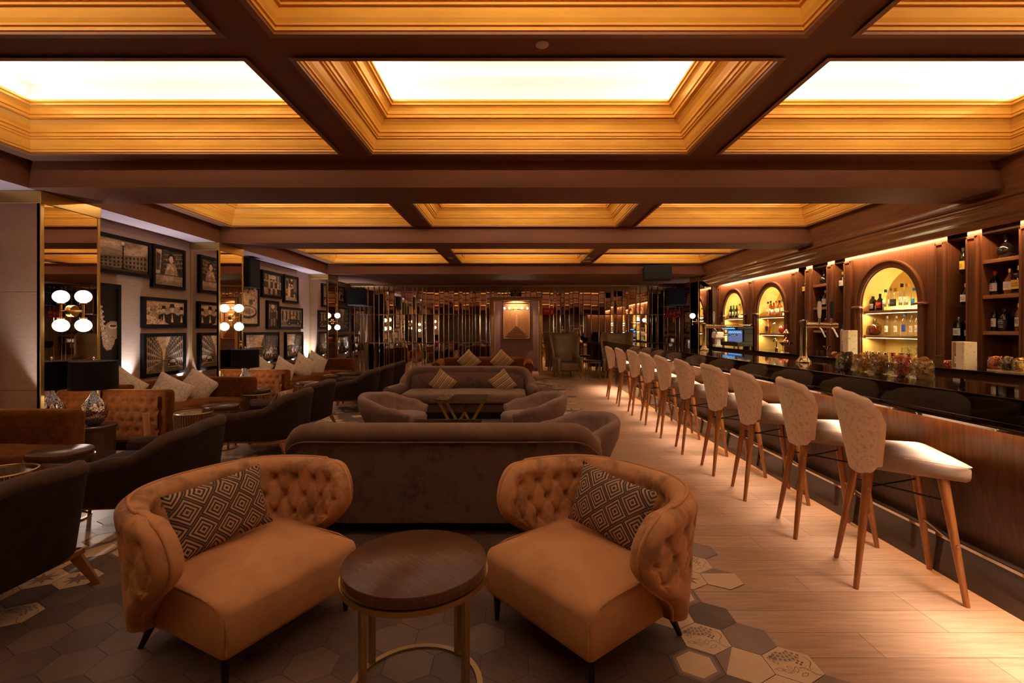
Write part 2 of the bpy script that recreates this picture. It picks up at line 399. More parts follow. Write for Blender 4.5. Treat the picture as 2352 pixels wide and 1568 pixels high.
def resample(pts, n):
    P_ = [Vector((p[0], p[1])) for p in pts]; d = [0]
    for i in range(1, len(P_)): d.append(d[-1]+(P_[i]-P_[i-1]).length)
    out = []
    for k in range(n+1):
        t = d[-1]*k/n; i = 1
        while i < len(d)-1 and d[i] < t: i += 1
        f = (t-d[i-1])/max(1e-9, d[i]-d[i-1]); out.append(P_[i-1].lerp(P_[i], f))
    return out
def catmull(pts, n):
    P_ = [Vector(p) for p in pts]; P_ = [P_[0]*2-P_[1]]+P_+[P_[-1]*2-P_[-2]]; out = []
    segs = len(P_)-3
    for s_ in range(segs):
        a, b, c, d = P_[s_:s_+4]
        for k in range(n):
            t = k/n; out.append(.5*((2*b)+(c-a)*t+(2*a-5*b+4*c-d)*t*t+(3*b-a-3*c+d)*t**3))
    out.append(P_[-2]); return out
def interp(tab, x):
    if x <= tab[0][0]: return tab[0][1]
    for (a, va), (b, vb) in zip(tab, tab[1:]):
        if x <= b:
            t = (x-a)/(b-a); t = t*t*(3-2*t); return va+(vb-va)*t
    return tab[-1][1]
# upholstered wall following a plan path (outward side on the LEFT-hand normal of the path)
def shell(mb, path, top, bot, th, flare=0, N=48, m=8, disp=None, mi=0, mi_in=None, th_bot=None, ends=True):
    pts = resample(catmull(path, 10) if len(path) > 2 else path, N); rings = []
    def sec(p, nrm, u, zt, zb, hs):
        out = []; h = th/2*hs; hb = (th_bot if th_bot is not None else th)/2*hs
        H = max(.01, zt-h-zb)
        def pt(o, z, side, t):
            fl = flare*max(0, (z-zb))/max(.05, (zt-zb))
            dd = disp(u, t, side) if disp else 0
            q = p+nrm*(o+fl-dd*(1 if side > 0 else -1)); return (q.x, q.y, z)
        for k in range(m+1): t = k/m; out.append(pt(hb+(h-hb)*t, zb+H*t, 1, t))
        for a in (30, 60, 90, 120, 150): out.append(pt(h*math.cos(R(a)), zb+H+h*math.sin(R(a)), 1 if a < 90 else -1, 1))
        for k in range(m+1): t = 1-k/m; out.append(pt(-(hb+(h-hb)*t), zb+H*t, -1, t))
        return out
    n_ = len(pts)
    for i, p in enumerate(pts):
        t = (pts[min(i+1, n_-1)]-pts[max(i-1, 0)]).normalized(); nrm = Vector((-t.y, t.x)); u = i/(n_-1)
        if ends and i == 0:
            for a in (80, 50, 25): rings.append(sec(p-t*th/2*math.sin(R(a)), nrm, 0, top(0)-th/2*(1-math.cos(R(a))), bot(0), math.cos(R(a))))
        rings.append(sec(p, nrm, u, top(u), bot(u), 1))
        if ends and i == n_-1:
            for a in (25, 50, 80): rings.append(sec(p+t*th/2*math.sin(R(a)), nrm, 1, top(1)-th/2*(1-math.cos(R(a))), bot(1), math.cos(R(a))))
    mb.ring(rings, False, True, True, mi, True)
    return pts
def pillow(w, h, d, n=16, pinch=.07):
    mb = MB()
    for s_ in (-1, 1):
        def f(i, j, s_=s_):
            u, v = 2*i-1, 2*j-1
            t = (max(0, 1-abs(u)**2.4)*max(0, 1-abs(v)**2.4))**.55
            x = w/2*u*(1-pinch*(1-v*v)*abs(u)**3); z = h/2*v*(1-pinch*(1-u*u)*abs(v)**3)
            wr = .004*math.sin(9*u+4*v)*math.sin(7*v)*t
            return (x, s_*(d/2*t+wr*s_), z)
        mb.grid(f, n, n)
    return mb
def cushion(name, w, h, d, m, label, cat, loc, rot, group=None):
    o = pillow(w, h, d).build(name, m, None, loc, rot, weld=True)
    tag(o, label, cat, group); return o
def softbox(mb, x0, x1, y0, y1, z0, z1, r=.04, bulge=.02, n=10, mi=0):
    # rounded block with a crowned top
    cx, cy, cz = (x0+x1)/2, (y0+y1)/2, (z0+z1)/2; hx, hy, hz = (x1-x0)/2, (y1-y0)/2, (z1-z0)/2
    rings = []; K = 24
    prof = [(-1, -r)]+[( -math.cos(R(a)), -r*(1-math.sin(R(a)))) for a in (30, 60, 90)]+[(math.sin(R(a)), -r*(1-math.cos(R(a)))) for a in (0, 30, 60, 90)]
    def outline(ins):
        out = []; rr = max(.001, r*1.2+ins if ins > -r*1.1 else .004); a, b = hx+ins, hy+ins
        for q, (sx, sy) in enumerate(((1,1),(-1,1),(-1,-1),(1,-1))):
            for k in range(6):
                t = q*PI/2+k/5*PI/2
                out.append((cx+sx*(a-rr)+rr*math.cos(t), cy+sy*(b-rr)+rr*math.sin(t)))
        return out
    zs = []
    for a in (0, 30, 60, 90): zs.append((-r*(1-math.sin(R(a))), z0+r*(1-math.cos(R(a)))))
    for a in (0, 30, 60, 90): zs.append((-r*(1-math.cos(R(a))), z1-r*(1-math.sin(R(a)))))
    for ins, z in zs: rings.append([(x, y, z) for x, y in outline(ins)])
    base = rings[-1]
    for k in range(1, n):
        s_ = 1-k/n
        rings.append([(cx+(x-cx)*s_, cy+(y-cy)*s_, z1+bulge*(1-s_**2.2)) for x, y, z in base])
    mb.ring(rings, False, True, True, mi, True); return mb
def text_mesh(txt, size, name, m, parent=None, loc=(0,0,0), rot=(0,0,0), depth=.001, align='CENTER'):
    cu = bpy.data.curves.new(name, 'FONT'); cu.body = txt; cu.size = size; cu.extrude = depth; cu.align_x = align; cu.align_y = 'CENTER'
    o = bpy.data.objects.new(name, cu); COL.objects.link(o)
    bpy.context.view_layer.update()
    me = bpy.data.meshes.new_from_object(o.evaluated_get(bpy.context.evaluated_depsgraph_get()))
    COL.objects.unlink(o); bpy.data.objects.remove(o)
    me.materials.clear(); me.materials.append(m)
    q = bpy.data.objects.new(name, me); COL.objects.link(q)
    if parent: q.parent = parent
    q.location = loc; q.rotation_euler = rot
    return q
# ================================================================ room shell
# floor of planks with an inlay of hexagonal tiles
fl = MB().box(XL-.1, 5.6, YF, 16.6, -.05, 0).build('floor', M['planks']); struct(fl)
def hexpts(cx, cy, r): return [(cx+r*math.sin(PI/3*k), cy+r*math.cos(PI/3*k)) for k in range(6)]
HR = .1155
rowinfo = {}
known = {1.667: 1.251, 1.84: 1.25, 2.013: 1.151, 2.187: 1.05, 2.36: .951, 2.533: .851, 2.706: 1.151, 2.88: 1.051, 3.053: 1.151, 3.226: 1.051}
T = MB(); rnd = random.Random(11)
def flat(poly, z, mi): T.add([(x, y, z) for x, y in poly], [tuple(range(len(poly)))], mi)
def ribbon(pts, wd, z, mi):
    for a, b in zip(pts, pts[1:]):
        a = Vector(a); b = Vector(b); t = b-a
        if t.length < 1e-6: continue
        n = Vector((-t.y, t.x)).normalized()*wd/2; e = t.normalized()*wd*.2
        flat([tuple(a-n-e), tuple(b-n+e), tuple(b+n+e), tuple(a+n-e)], z, mi)
GR, DK, BR, MV, CR = 0, 1, 2, 3, 4
def tile(cx, cy, kind):
    zt = .0030; r = HR*.985
    flat(hexpts(cx, cy, HR*1.003), .0012, GR)
    base = dict(dark=DK, brown=BR, mauve=MV, cream=CR, star=CR, lace=CR, ring=BR, tri=CR)[kind]
    flat(hexpts(cx, cy, r), zt, base)
    if kind == 'star':
        for k in range(8):
            a = k*PI/4+.1; p0 = (cx, cy)
            tip = (cx+.074*math.sin(a), cy+.074*math.cos(a))
            l = (cx+.032*math.sin(a-PI/8), cy+.032*math.cos(a-PI/8)); q = (cx+.032*math.sin(a+PI/8), cy+.032*math.cos(a+PI/8))
            flat([p0, l, tip], zt+.0005, BR); flat([p0, tip, q], zt+.0005, MV)
    if kind == 'ring':
        flat(hexpts(cx, cy, r*.86), zt+.0004, MV); flat(hexpts(cx, cy, r*.72), zt+.0008, CR)
    if kind == 'tri':
        h = hexpts(cx, cy, r); k = rnd.choice((3, 4, 5)); flat([h[k], h[(k+1) % 6], h[(k+2) % 6]], zt+.0005, MV)
    if kind == 'lace':
        z = zt+.0005; s = HR
        c0 = (cx-.1*s, cy+.95*s)
        for j, rr in enumerate((.30, .48, .66)):
            for k in range(5+2*j):
                a0 = R(-60+120*k/(5+2*j)); a1 = R(-60+120*(k+.68)/(5+2*j))
                P_ = [(c0[0]+s*rr*math.sin(a0), c0[1]-s*rr*math.cos(a0)), (c0[0]+s*rr*math.sin(a1), c0[1]-s*rr*math.cos(a1)),
                      (c0[0]+s*(rr+.11)*math.sin(a1), c0[1]-s*(rr+.11)*math.cos(a1)), (c0[0]+s*(rr+.11)*math.sin(a0), c0[1]-s*(rr+.11)*math.cos(a0))]
                if all(abs(p[0]-cx) < .84*s and p[1]-cy < .86*s-abs(p[0]-cx)*.5 for p in P_): flat(P_, z, MV)
        for rr in (.44, .62, .80):
            ribbon([(c0[0]+s*rr*math.sin(R(a)), c0[1]-s*rr*math.cos(R(a))) for a in range(-44, 48, 8)], .0022, z, MV)
        for px_, py_, ang in ((-.25, -.45, -50), (-.15, -.4, -15), (-.05, -.42, 20), (-.4, -.3, -80), (.02, -.6, 60), (-.5, 0, -10), (-.62, .1, 10)):
            a = R(ang); L_ = .34*s; bx, by = cx+px_*s, cy+py_*s
            dx, dy = math.sin(a), math.cos(a); nx, ny = dy, -dx
            ribbon([(bx+dx*L_*t+nx*.07*s*math.sin(PI*t), by+dy*L_*t+ny*.07*s*math.sin(PI*t)) for t in (0, .2, .4, .6, .8, 1)], .0022, z, MV)
            ribbon([(bx+dx*L_*t-nx*.07*s*math.sin(PI*t), by+dy*L_*t-ny*.07*s*math.sin(PI*t)) for t in (0, .2, .4, .6, .8, 1)], .0022, z, MV)
        ribbon([(cx+s*(.15+.6*t), cy+s*(-.2-.28*t+.10*math.sin(6*t))) for t in [k/10 for k in range(11)]], .0034, z, MV)
        ribbon([(cx+s*(.62+.12*math.sin(5*t)), cy+s*(.40-.7*t)) for t in [k/10 for k in range(11)]], .0034, z, MV)
        for (qx, qy) in ((-.68, .32), (-.45, .42)):
            ribbon([(cx+s*(qx+.09*(1-t)*math.cos(9*t)), cy+s*(qy+.09*(1-t)*math.sin(9*t))) for t in [k/12 for k in range(12)]], .0026, z, MV)
        for k in range(26):
            qx, qy = rnd.uniform(.15, .78), rnd.uniform(-.72, -.05)
            if abs(qx)*.5-qy > .86: continue
            x, y = cx+qx*s, cy+qy*s; flat([(x-.0018, y), (x, y-.0018), (x+.0018, y), (x, y+.0018)], z, MV)
        for (qx, qy) in ((.2, .08), (.3, .0), (.4, .1), (.3, .18)):
            x, y = cx+qx*s, cy+qy*s; flat([(x-.006, y-.003), (x+.002, y-.007), (x+.007, y+.003), (x-.001, y+.006)], z, BR)
forced = {(2.36, .951): 'dark', (2.187, 1.05): 'mauve', (2.187, .85): 'lace', (2.013, 1.151): 'lace', (2.013, .951): 'tri', (2.013, .751): 'ring', (1.84, 1.25): 'mauve', (1.84, 1.05): 'star',
          (2.36, .751): 'cream', (2.533, .851): 'ring', (2.706, 1.151): 'tri', (2.706, .951): 'star', (2.88, 1.051): 'lace', (2.88, .851): 'cream', (2.706, .751): 'lace', (3.053, 1.151): 'mauve', (3.053, .951): 'mauve', (3.226, 1.051): 'star', (2.187, .651): 'dark', (2.533, .651): 'brown', (2.36, .551): 'brown'}
for k in range(-9, 72):
    cy = 2.36+k*.1732
    if cy > 14.0: break
    ph = .951 if k % 2 == 0 else .851
    key = min(known, key=lambda q: abs(q-cy)); last = known[key] if abs(key-cy) < .03 else rnd.choice((.85, .95, 1.05, 1.15))
    first = rnd.choice((-2.85, -2.65, -2.75, -3.0))
    n0 = int((first-ph)//.2); n1 = int(round((last-ph)/.2))
    for j in range(n0, n1+1):
        cx = ph+.2*j
        kk = next((v for (fy, fx), v in forced.items() if abs(fy-cy) < .03 and abs(fx-cx) < .03), None)
        if kk is None:
            edge = min(last-cx, cx-first)
            if edge < .35: kk = rnd.choice(('dark', 'mauve', 'cream', 'star', 'lace', 'ring', 'tri', 'brown'))
            else: kk = rnd.choice(('dark', 'dark', 'dark', 'brown', 'brown'))
        tile(cx, cy, kk)
o = T.build('hexagonal_tile_inlay', [M['grout'], M['t_dark'], M['t_brown'], M['t_mauve'], M['t_cream']], fl, recalc=False)
o['label'] = 'inlay of worn brown hexagonal tiles with a patterned cream border'

# ceiling
cl = MB()
ybands = sorted([(a, b) for a, b in COF_Y]); xs = COF_X
x_l, x_r = -4.65, 4.58
ys = [YF]+[v for b in ybands for v in b]+[11.86]
for i in range(len(ys)-1):
    a, b = ys[i], ys[i+1]
    if (a, b) in ybands:
        xx = [x_l]+[v for c in xs for v in c]+[x_r]
        for j in range(0, len(xx), 2): cl.quad((xx[j], a, ZC), (xx[j+1], a, ZC), (xx[j+1], b, ZC), (xx[j], b, ZC))
    else: cl.quad((x_l, a, ZC), (x_r, a, ZC), (x_r, b, ZC), (x_l, b, ZC))
cl.box(-5.2, 5.6, YF-.1, 16.8, 3.80, 3.9)
ceil = cl.build('ceiling', M['beam'], recalc=False); struct(ceil)
for (a, b) in BEAM_Y: MB().box(-4.66, 4.68, a, b, ZB, ZC+.05).build('ceiling_beam', M['beam'], ceil, bevel=.004)
MB().box(XL, 5.25, 11.86, 12.45, ZB, ZC+.05).build('ceiling_beam', M['beam'], ceil)
MB().box(XL, 5.25, 12.45, 16.7, ZB, ZC+.05).build('ceiling_soffit', M['beam'], ceil)
b_ = MB().box(XL-.05, -4.65, YF, 12.0, ZB, ZC+.05)
lb = b_.build('ceiling_bulkhead', [M['beam'], M['soffit']], ceil)
lb.data.polygons[0].material_index = 0
for p in lb.data.polygons:
    if p.normal.z < -.5: p.material_index = 1
prof = [(-.035, -.018), (0, -.018), (0, 0), (.008, 0), (.008, .022), (.020, .022), (.022, .032), (.034, .052), (.045, .080), (.050, .100), (.066, .100), (.066, .116), (.078, .116), (.080, .144),
        (.094, .144), (.096, .165), (.112, .198), (.136, .220), (.148, .226), (.148, .236), (.180, .236), (.180, .260), (.192, .260), (.194, .285), (.205, .306), (.222, .318), (.238, .318), (.238, .340), (.252, .340), (.252, .358)]
for yi, (y0, y1) in enumerate(COF_Y):
    for (x0, x1) in COF_X:
        def loop(s, z): return [(x0+s, y0+s, z), (x1-s, y0+s, z), (x1-s, y1-s, z), (x0+s, y1-s, z)]
        mb = MB(); mb.ring([loop(s, ZC+z) for s, z in prof[:3]], False, True, False, 1, False)
        mb.ring([loop(s, ZC+z) for s, z in prof[2:]], False, True, False, 0, False)
        mb.build('coffer_moulding', [M['gold'], M['frame']], ceil, recalc=False)
        mb = MB(); mb.ring([loop(s, z) for s, z in ((.252, ZC+.358), (-.05, ZC+.358), (-.05, ZC+.64))], False, True, False, 0, False)
        mb.quad(*loop(-.05, ZC+.64)); mb.build('coffer_panel', M['white'], ceil, recalc=False)

# side, rear and far walls
wl = MB().box(XL-.1, XL, YF, YB+.2, 0, ZC).build('wall_left', M['wallpaper']); struct(wl)
wf = MB().box(XL-.1, 5.6, YF-.1, YF, 0, 3.75).build('wall_front', M['darkwall']); struct(wf)
wr = MB().box(5.45, 5.6, YF, 12.3, 0, 3.75).box(XR, 5.2, 12.3, YB+.2, 0, ZC).build('wall_right', M['wallpaper']); struct(wr)
DX0, DX1, DZ = -.665, .705, 2.26
wb = MB().box(XL, DX0, YB, YB+.15, 0, ZC).box(DX1, XR, YB, YB+.15, 0, ZC).box(DX0, DX1, YB, YB+.15, DZ, ZC)
wb = wb.build('wall_back', M['darkwall']); struct(wb)
# faceted mirror strips on the far wall
mm = MB(); rr = random.Random(3)
def strips(xa, xb, rows):
    x = xa
    while x < xb-.02:
        wd = min(rr.choice((.09, .12, .15, .18, .24)), xb-x)
        for (za, zb) in rows:
            yaw = rr.uniform(-.05, .05); pit = rr.uniform(-.006, .006); bv = .018 if wd > .1 else .012
            xc, zc = x+wd/2, (za+zb)/2
            def P(px_, pz_, d=0): return (px_, YB-.022+d+(px_-xc)*yaw+(pz_-zc)*pit, pz_)
            xi0, xi1, zi0, zi1 = x+bv, x+wd-bv, za+bv, zb-bv
            mm.quad(P(xi0, zi0), P(xi1, zi0), P(xi1, zi1), P(xi0, zi1), 0)
            o0, o1, q0, q1 = x+.0015, x+wd-.0015, za+.0015, zb-.0015; e = .008
            mm.quad(P(o0, q0, e), P(xi0, zi0), P(xi0, zi1), P(o0, q1, e), 1); mm.quad(P(xi1, zi0), P(o1, q0, e), P(o1, q1, e), P(xi1, zi1), 1)
            mm.quad(P(o0, q1, e), P(xi0, zi1), P(xi1, zi1), P(o1, q1, e), 1); mm.quad(P(o0, q0, e), P(o1, q0, e), P(xi1, zi0), P(xi0, zi0), 1)
        x += wd
rows3 = [(.10, .97), (.97, 1.84), (1.84, 2.70)]
strips(XL+.02, DX0-.09, rows3); strips(DX1+.09, XR-.02, rows3); strips(DX0-.09, DX1+.09, [(DZ+.09, 2.70)])
mc = mm.build('mirror_cladding', [M['mirror'], M['seam']], wb, recalc=False); mc['label'] = 'floor to ceiling bevelled bronze mirror strips'
t1 = MB().box(XL, XR, YB-.06, YB, 2.70, ZB).build('trim_1', M['goldtrim'], bevel=.004); struct(t1, 'gold trim along the top of the mirrored wall')
t2 = MB().box(XL, DX0-.09, YB-.05, YB, 0, .10).box(DX1+.09, XR, YB-.05, YB, 0, .10).build('trim_2', M['goldtrim'], bevel=.004); struct(t2, 'gold base trim of the mirrored wall')
dr = MB().box(DX0-.09, DX0, YB-.06, YB+.16, 0, DZ+.09).box(DX1, DX1+.09, YB-.06, YB+.16, 0, DZ+.09).box(DX0, DX1, YB-.06, YB+.16, DZ, DZ+.09)
dr = dr.build('door_1', M['goldtrim'], bevel=.006); struct(dr, 'gold framed opening in the mirrored wall')
al = MB().box(DX0-.3, DX0-.02, YB+.15, 16.0, 0, ZC).box(DX1+.02, DX1+.3, YB+.15, 16.0, 0, ZC).box(DX0-.3, DX1+.3, 15.95, 16.1, 0, ZC).box(DX0-.3, DX1+.3, YB+.15, 16.0, 2.6, 2.7)
al = al.build('wall_alcove', M['purple']); struct(al, 'purple papered wall behind the opening')
MB().box(DX0, DX1, 15.93, 15.95, 0, .12).build('baseboard_alcove', M['darkwall']); struct(bpy.data.objects['baseboard_alcove'])

# mirrored columns along the left wall and one at the far end of the bar
def column(xa, xb, ya, yb, label, side=1):
    t = thing('mirrored_column', label, 'column', ((xa+xb)/2, (ya+yb)/2, 0), 0, 'mirrored columns'); cx, cy = (xa+xb)/2, (ya+yb)/2
    hx, hy = (xb-xa)/2, (yb-ya)/2
    MB().box(-hx, hx-.006 if side > 0 else hx, -hy+.006, hy-.004, 0, ZB).build('core', M['blackm'], t)
    q = .032
    sx = hx if side > 0 else -hx
    def pane(pts): return MB().quad(*pts)
    for za, zb in ((0, .80), (.803, 1.757), (1.76, 2.62)):
        m = MB(); m.quad((-hx+q, -hy, za), (hx-q, -hy, za), (hx-q, -hy, zb), (-hx+q, -hy, zb)); m.build('mirror_panel', M['colmirror'], t, recalc=False)
        m = MB(); a = [(sx, -hy+q, za), (sx, hy-q, za), (sx, hy-q, zb), (sx, -hy+q, zb)]
        m.quad(*(a if side > 0 else a[::-1])); m.build('mirror_panel', M['colmirror'], t, recalc=False)
    g = MB()
    for x in (-hx, hx-q): g.box(x, x+q, -hy-.006, -hy+q, 0, 2.62)
    g.box(sx-q if side > 0 else sx-.006, sx+.006 if side > 0 else sx+q, -hy-.006, -hy+q, 0, 2.62); g.box(sx-q if side > 0 else sx-.006, sx+.006 if side > 0 else sx+q, hy-q, hy, 0, 2.62)
    g.build('edge_trim', M['goldtrim'], t, bevel=.003)
    MB().box(-hx-.01, hx+.012, -hy-.012, hy+.005, 2.62, ZB-.002).build('cap', M['goldtrim'], t, bevel=.006)
    return t
column(XL+.002, -4.62, 4.70, 5.37, 'mirrored column with gold edges nearest the camera on the left')
column(XL+.002, -4.62, 7.52, 8.19, 'middle one of the three mirrored columns on the left wall')
column(XL+.002, -4.62, 11.87, 12.53, 'farthest of the three mirrored columns on the left wall')
column(4.66, XR-.002, 12.33, 12.95, 'mirrored column past the far end of the back bar', -1)

# ================================================================ back bar on the right wall
bb = thing('back_bar', 'walnut back bar with lit arched niches and carved cornice along the right wall', 'back bar', (XR, 5, 0))
def bbp(mb, name, m, **k):
    o = mb.build(name, m, bb, **k); o.location = (-XR, -5, 0); return o
ZT, ZBC, YE = 2.50, .98, 12.15
segs = []   # (kind, y0, y1)
ARCH = [(11.20, .49), (9.56, .49), (6.55, .49), (3.45, .49)]
def seg(kind, a, b): segs.append((kind, a, b))
nar = [(8.41, 8.64), (7.42, 7.66), (5.41, 5.66), (4.44, 4.68), (2.35, 2.59)]
wid = [(7.83, 8.23), (4.84, 5.24), (1.78, 2.18)]
openings = sorted([(c-r, c+r, 'arch', c, r) for c, r in ARCH]+[(a, b, 'nar', 0, 0) for a, b in nar]+[(a, b, 'wid', 0, 0) for a, b in wid])
pan = MB(); y = YF+.02
zs = 1.735
for (a, b, kind, c, r) in openings:
    pan.quad((XR, y, ZBC-.1), (XR, a, ZBC-.1), (XR, a, ZT), (XR, y, ZT))
    if kind == 'arch':
        K = 32
        for k in range(K):
            y1_, y2_ = c-r*math.cos(PI*k/K), c-r*math.cos(PI*(k+1)/K); z1, z2 = zs+r*math.sin(PI*k/K), zs+r*math.sin(PI*(k+1)/K)
            pan.quad((XR, y1_, z1), (XR, y2_, z2), (XR, y2_, ZT), (XR, y1_, ZT))
    y = b
pan.quad((XR, y, ZBC-.1), (XR, YE, ZBC-.1), (XR, YE, ZT), (XR, y, ZT))
pan.quad((XR, YE, 0), (5.5, YE, 0), (5.5, YE, ZT), (XR, YE, ZT))
bbp(pan, 'wood_panelling', M['walnut'], recalc=False)
D = .33
for (a, b, kind, c, r) in openings:
    mb = MB(); x0, x1 = XR, XR+D
    if kind == 'arch':
        K = 24
        mb.quad((x0, a, ZBC-.02), (x1, a, ZBC-.02), (x1, a, zs), (x0, a, zs)); mb.quad((x0, b, ZBC-.02), (x1, b, ZBC-.02), (x1, b, zs), (x0, b, zs))
        mb.quad((x1, a, ZBC-.02), (x1, b, ZBC-.02), (x1, b, zs), (x1, a, zs))
        arc = [(c-r*math.cos(PI*k/K), zs+r*math.sin(PI*k/K)) for k in range(K+1)]
        mb.ring([[(x0, p[0], p[1]) for p in arc], [(x1, p[0], p[1]) for p in arc]], False, False, False)
        mb.add([(x1, p[0], p[1]) for p in arc], [tuple(range(K+1))])
        bbp(mb, 'arched_niche', M['cream'], recalc=False)
        # raised surround, imposts, shelves and their light strips
        tr = MB(); Ro = r+.10
        for (q0, q1, xx) in ((r, r+.012, -.012), (r+.012, r+.085, -.030), (r+.085, r+.105, -.045)):
            rings = []
            for k in range(33):
                t_ = PI*k/32; cs, sn = -math.cos(t_), math.sin(t_)
                rings.append([(XR+xx, c+q0*cs, zs+q0*sn), (XR+xx, c+q1*cs, zs+q1*sn), (XR, c+q1*cs, zs+q1*sn), (XR, c+q0*cs, zs+q0*sn)])
            tr.ring(rings, False, True, True, 0, False)
            for s_ in (-1, 1):
                lo, hi = (c+q0, c+q1) if s_ > 0 else (c-q1, c-q0)
                tr.box(XR+xx, XR, lo, hi, ZBC, zs)
        bbp(tr, 'arch_surround', M['walnut'], recalc=True)
        im = MB()
        for s_ in (-1, 1): im.box(XR-.07, XR, *sorted((c+s_*(r-.02), c+s_*(r+.15))), zs-.035, zs-.005)
        bbp(im, 'impost', M['walnuth'], bevel=.006)
        for z_ in (1.62, 1.275):
            o = bbp(MB().box(XR+.01, XR+D, a+.002, b-.002, z_, z_+.035), 'shelf', M['walnuth'], bevel=.003)
            bbp(MB().box(XR+.03, XR+.045, a+.02, b-.02, z_-.008, z_-.001), 'led_strip', M['led'], recalc=True)
        lamp('niche_light', 'AREA', (XR+.05, c, 1.61), 5.0, (1, .80, .42), .03, 2*r-.06, (0, R(14), 0))
        lamp('niche_light', 'AREA', (XR+.05, c, 1.265), 5.0, (1, .80, .42), .03, 2*r-.06, (0, R(14), 0))
        lamp('niche_light', 'AREA', (XR+.30, c, 1.665), 4.5, (1, .76, .36), .02, 2*r-.1, (0, R(180+10), 0))
        lamp('niche_light', 'AREA', (XR+.03, c, 1.70), 3.0, (1, .78, .38), .02, 2*r-.1, (0, R(150), 0))
    else:
        zt = 2.42
        mb.quad((x0, a, ZBC-.02), (x1, a, ZBC-.02), (x1, a, zt), (x0, a, zt)); mb.quad((x0, b, ZBC-.02), (x1, b, ZBC-.02), (x1, b, zt), (x0, b, zt))
        mb.quad((x1, a, ZBC-.02), (x1, b, ZBC-.02), (x1, b, zt), (x1, a, zt)); mb.quad((x0, a, zt), (x1, a, zt), (x1, b, zt), (x0, b, zt))
        bbp(mb, 'niche', M['walnut'], recalc=False)
        if kind == 'wid':
            for z_ in (1.335, 1.72, 2.10): bbp(MB().box(XR+.006, XR+D, a+.002, b-.002, z_, z_+.04), 'shelf', M['walnuth'], bevel=.003)
        else:
            for z_ in (1.27, 1.655, 2.02): bbp(MB().box(XR+.02, XR+D, a+.004, b-.004, z_, z_+.008), 'glass_shelf', M['glass'])
pils = [(10.25, 10.44), (8.66, 8.81), (8.26, 8.39), (7.68, 7.81), (7.25, 7.40), (5.67, 5.79), (5.27, 5.39), (4.70, 4.82), (4.27, 4.41), (2.62, 2.76), (2.21, 2.32), (11.93, 12.08)]
for (a, b) in pils:
    p = MB(); x = XR
    p.box(x-.028, x, a, b, ZBC, 2.425)
    e = (b-a)*.16
    p.box(x-.040, x-.026, a, a+e, 1.08, 2.42); p.box(x-.040, x-.026, b-e, b, 1.08, 2.42); p.box(x-.040, x-.026, a, b, 2.39, 2.42); p.box(x-.040, x-.026, a, b, 1.06, 1.09)
    bbp(p, 'pilaster', M['walnut'], bevel=.003)
# frieze and cornice profile (x, z)
cp = [(4.58, ZC+.02), (4.585, ZC), (4.66, 2.76), (4.695, 2.70), (4.685, 2.695), (4.665, 2.69), (4.663, 2.672), (4.68, 2.665), (4.69, 2.655)]
for a in range(0, 181, 18): cp.append((4.705-.022*math.sin(R(a))*1.0, 2.632+.028*math.cos(R(a))))
cp += [(4.72, 2.598), (4.735, 2.592), (4.75, 2.57), (4.78, 2.54), (4.815, 2.52), (4.84, 2.512), (4.845, 2.50), (4.865, 2.49), (4.868, 2.455), (4.885, 2.447), (4.885, 2.49), (5.06, 2.49)]
co = MB().extr(cp, 'y', YF+.02, YE, 0, True)
co.add([(x, YE, z) for x, z in cp]+[(5.06, YE, ZC+.02)], [tuple(range(len(cp)+1))])
bbp(co, 'cornice', M['walnuth'], recalc=False)
bbp(MB().box(4.905, 4.925, YF+.1, YE-.05, 2.478, 2.486), 'led_strip', M['led'])
# back counter
bc = thing('back_counter', 'black polished counter running below the arched niches', 'counter', (4.85, 5, 0))
def ch(mb, name, m, root, off, **k):
    o = mb.build(name, m, root, **k); o.location = off; return o
ch(MB().box(4.62, XR+D-.001, YF+.05, YE, .94, ZBC), 'worktop', M['granite'], bc, (-4.85, -5, 0), bevel=.004)
ch(MB().box(4.68, XR-.01, YF+.05, YE-.02, .02, .938), 'cabinet_base', M['walnutd'], bc, (-4.85, -5, 0))
# bar counter
bar = thing('bar_counter', 'long bar with black polished top, lit walnut front and black plinth', 'bar', (2.4, 5, 0))
off = (-2.4, -5, 0); Y0, Y1 = YF+.6, 11.9
ch(MB().box(2.14, 2.68, Y0, Y1, .985, 1.10), 'countertop', M['granite'], bar, off, bevel=.004)
mp = [(2.165, .986), (2.150, .984), (2.150, .968)]+[(2.17-.014*math.sin(R(a)), .957+.012*math.cos(R(a))) for a in range(0, 181, 30)]+[(2.185, .943), (2.195, .932), (2.225, .930), (2.225, .986)]
ch(MB().prism(mp, 'y', Y0, Y1-.02), 'edge_moulding', M['granite'], bar, off)
fp = [(2.405, .984), (2.405, .93)]+[(2.405+.083*t**1.6, .93-.68*t) for t in [k/20 for k in range(1, 21)]]+[(2.492, .22)]
f = MB().extr(fp, 'y', Y0, Y1-.05, 0, True)
ch(f, 'front_panel', M['barwood'], bar, off, recalc=False)
ch(MB().box(2.50, 2.66, Y0, Y1-.05, .0, .984).box(2.41, 2.50, Y1-.06, Y1-.04, .22, .984), 'carcass', M['walnutd'], bar, off)
ch(MB().box(2.43, 2.50, Y0, Y1-.05, 0, .222), 'plinth', M['plinth'], bar, off)
ch(MB().box(2.424, 2.434, Y0, Y1-.05, .212, .228), 'plinth_edge', M['chrome'], bar, off)
ch(MB().box(2.366, 2.378, Y0+.1, Y1-.1, .966, .972), 'led_strip', M['led'], bar, off)
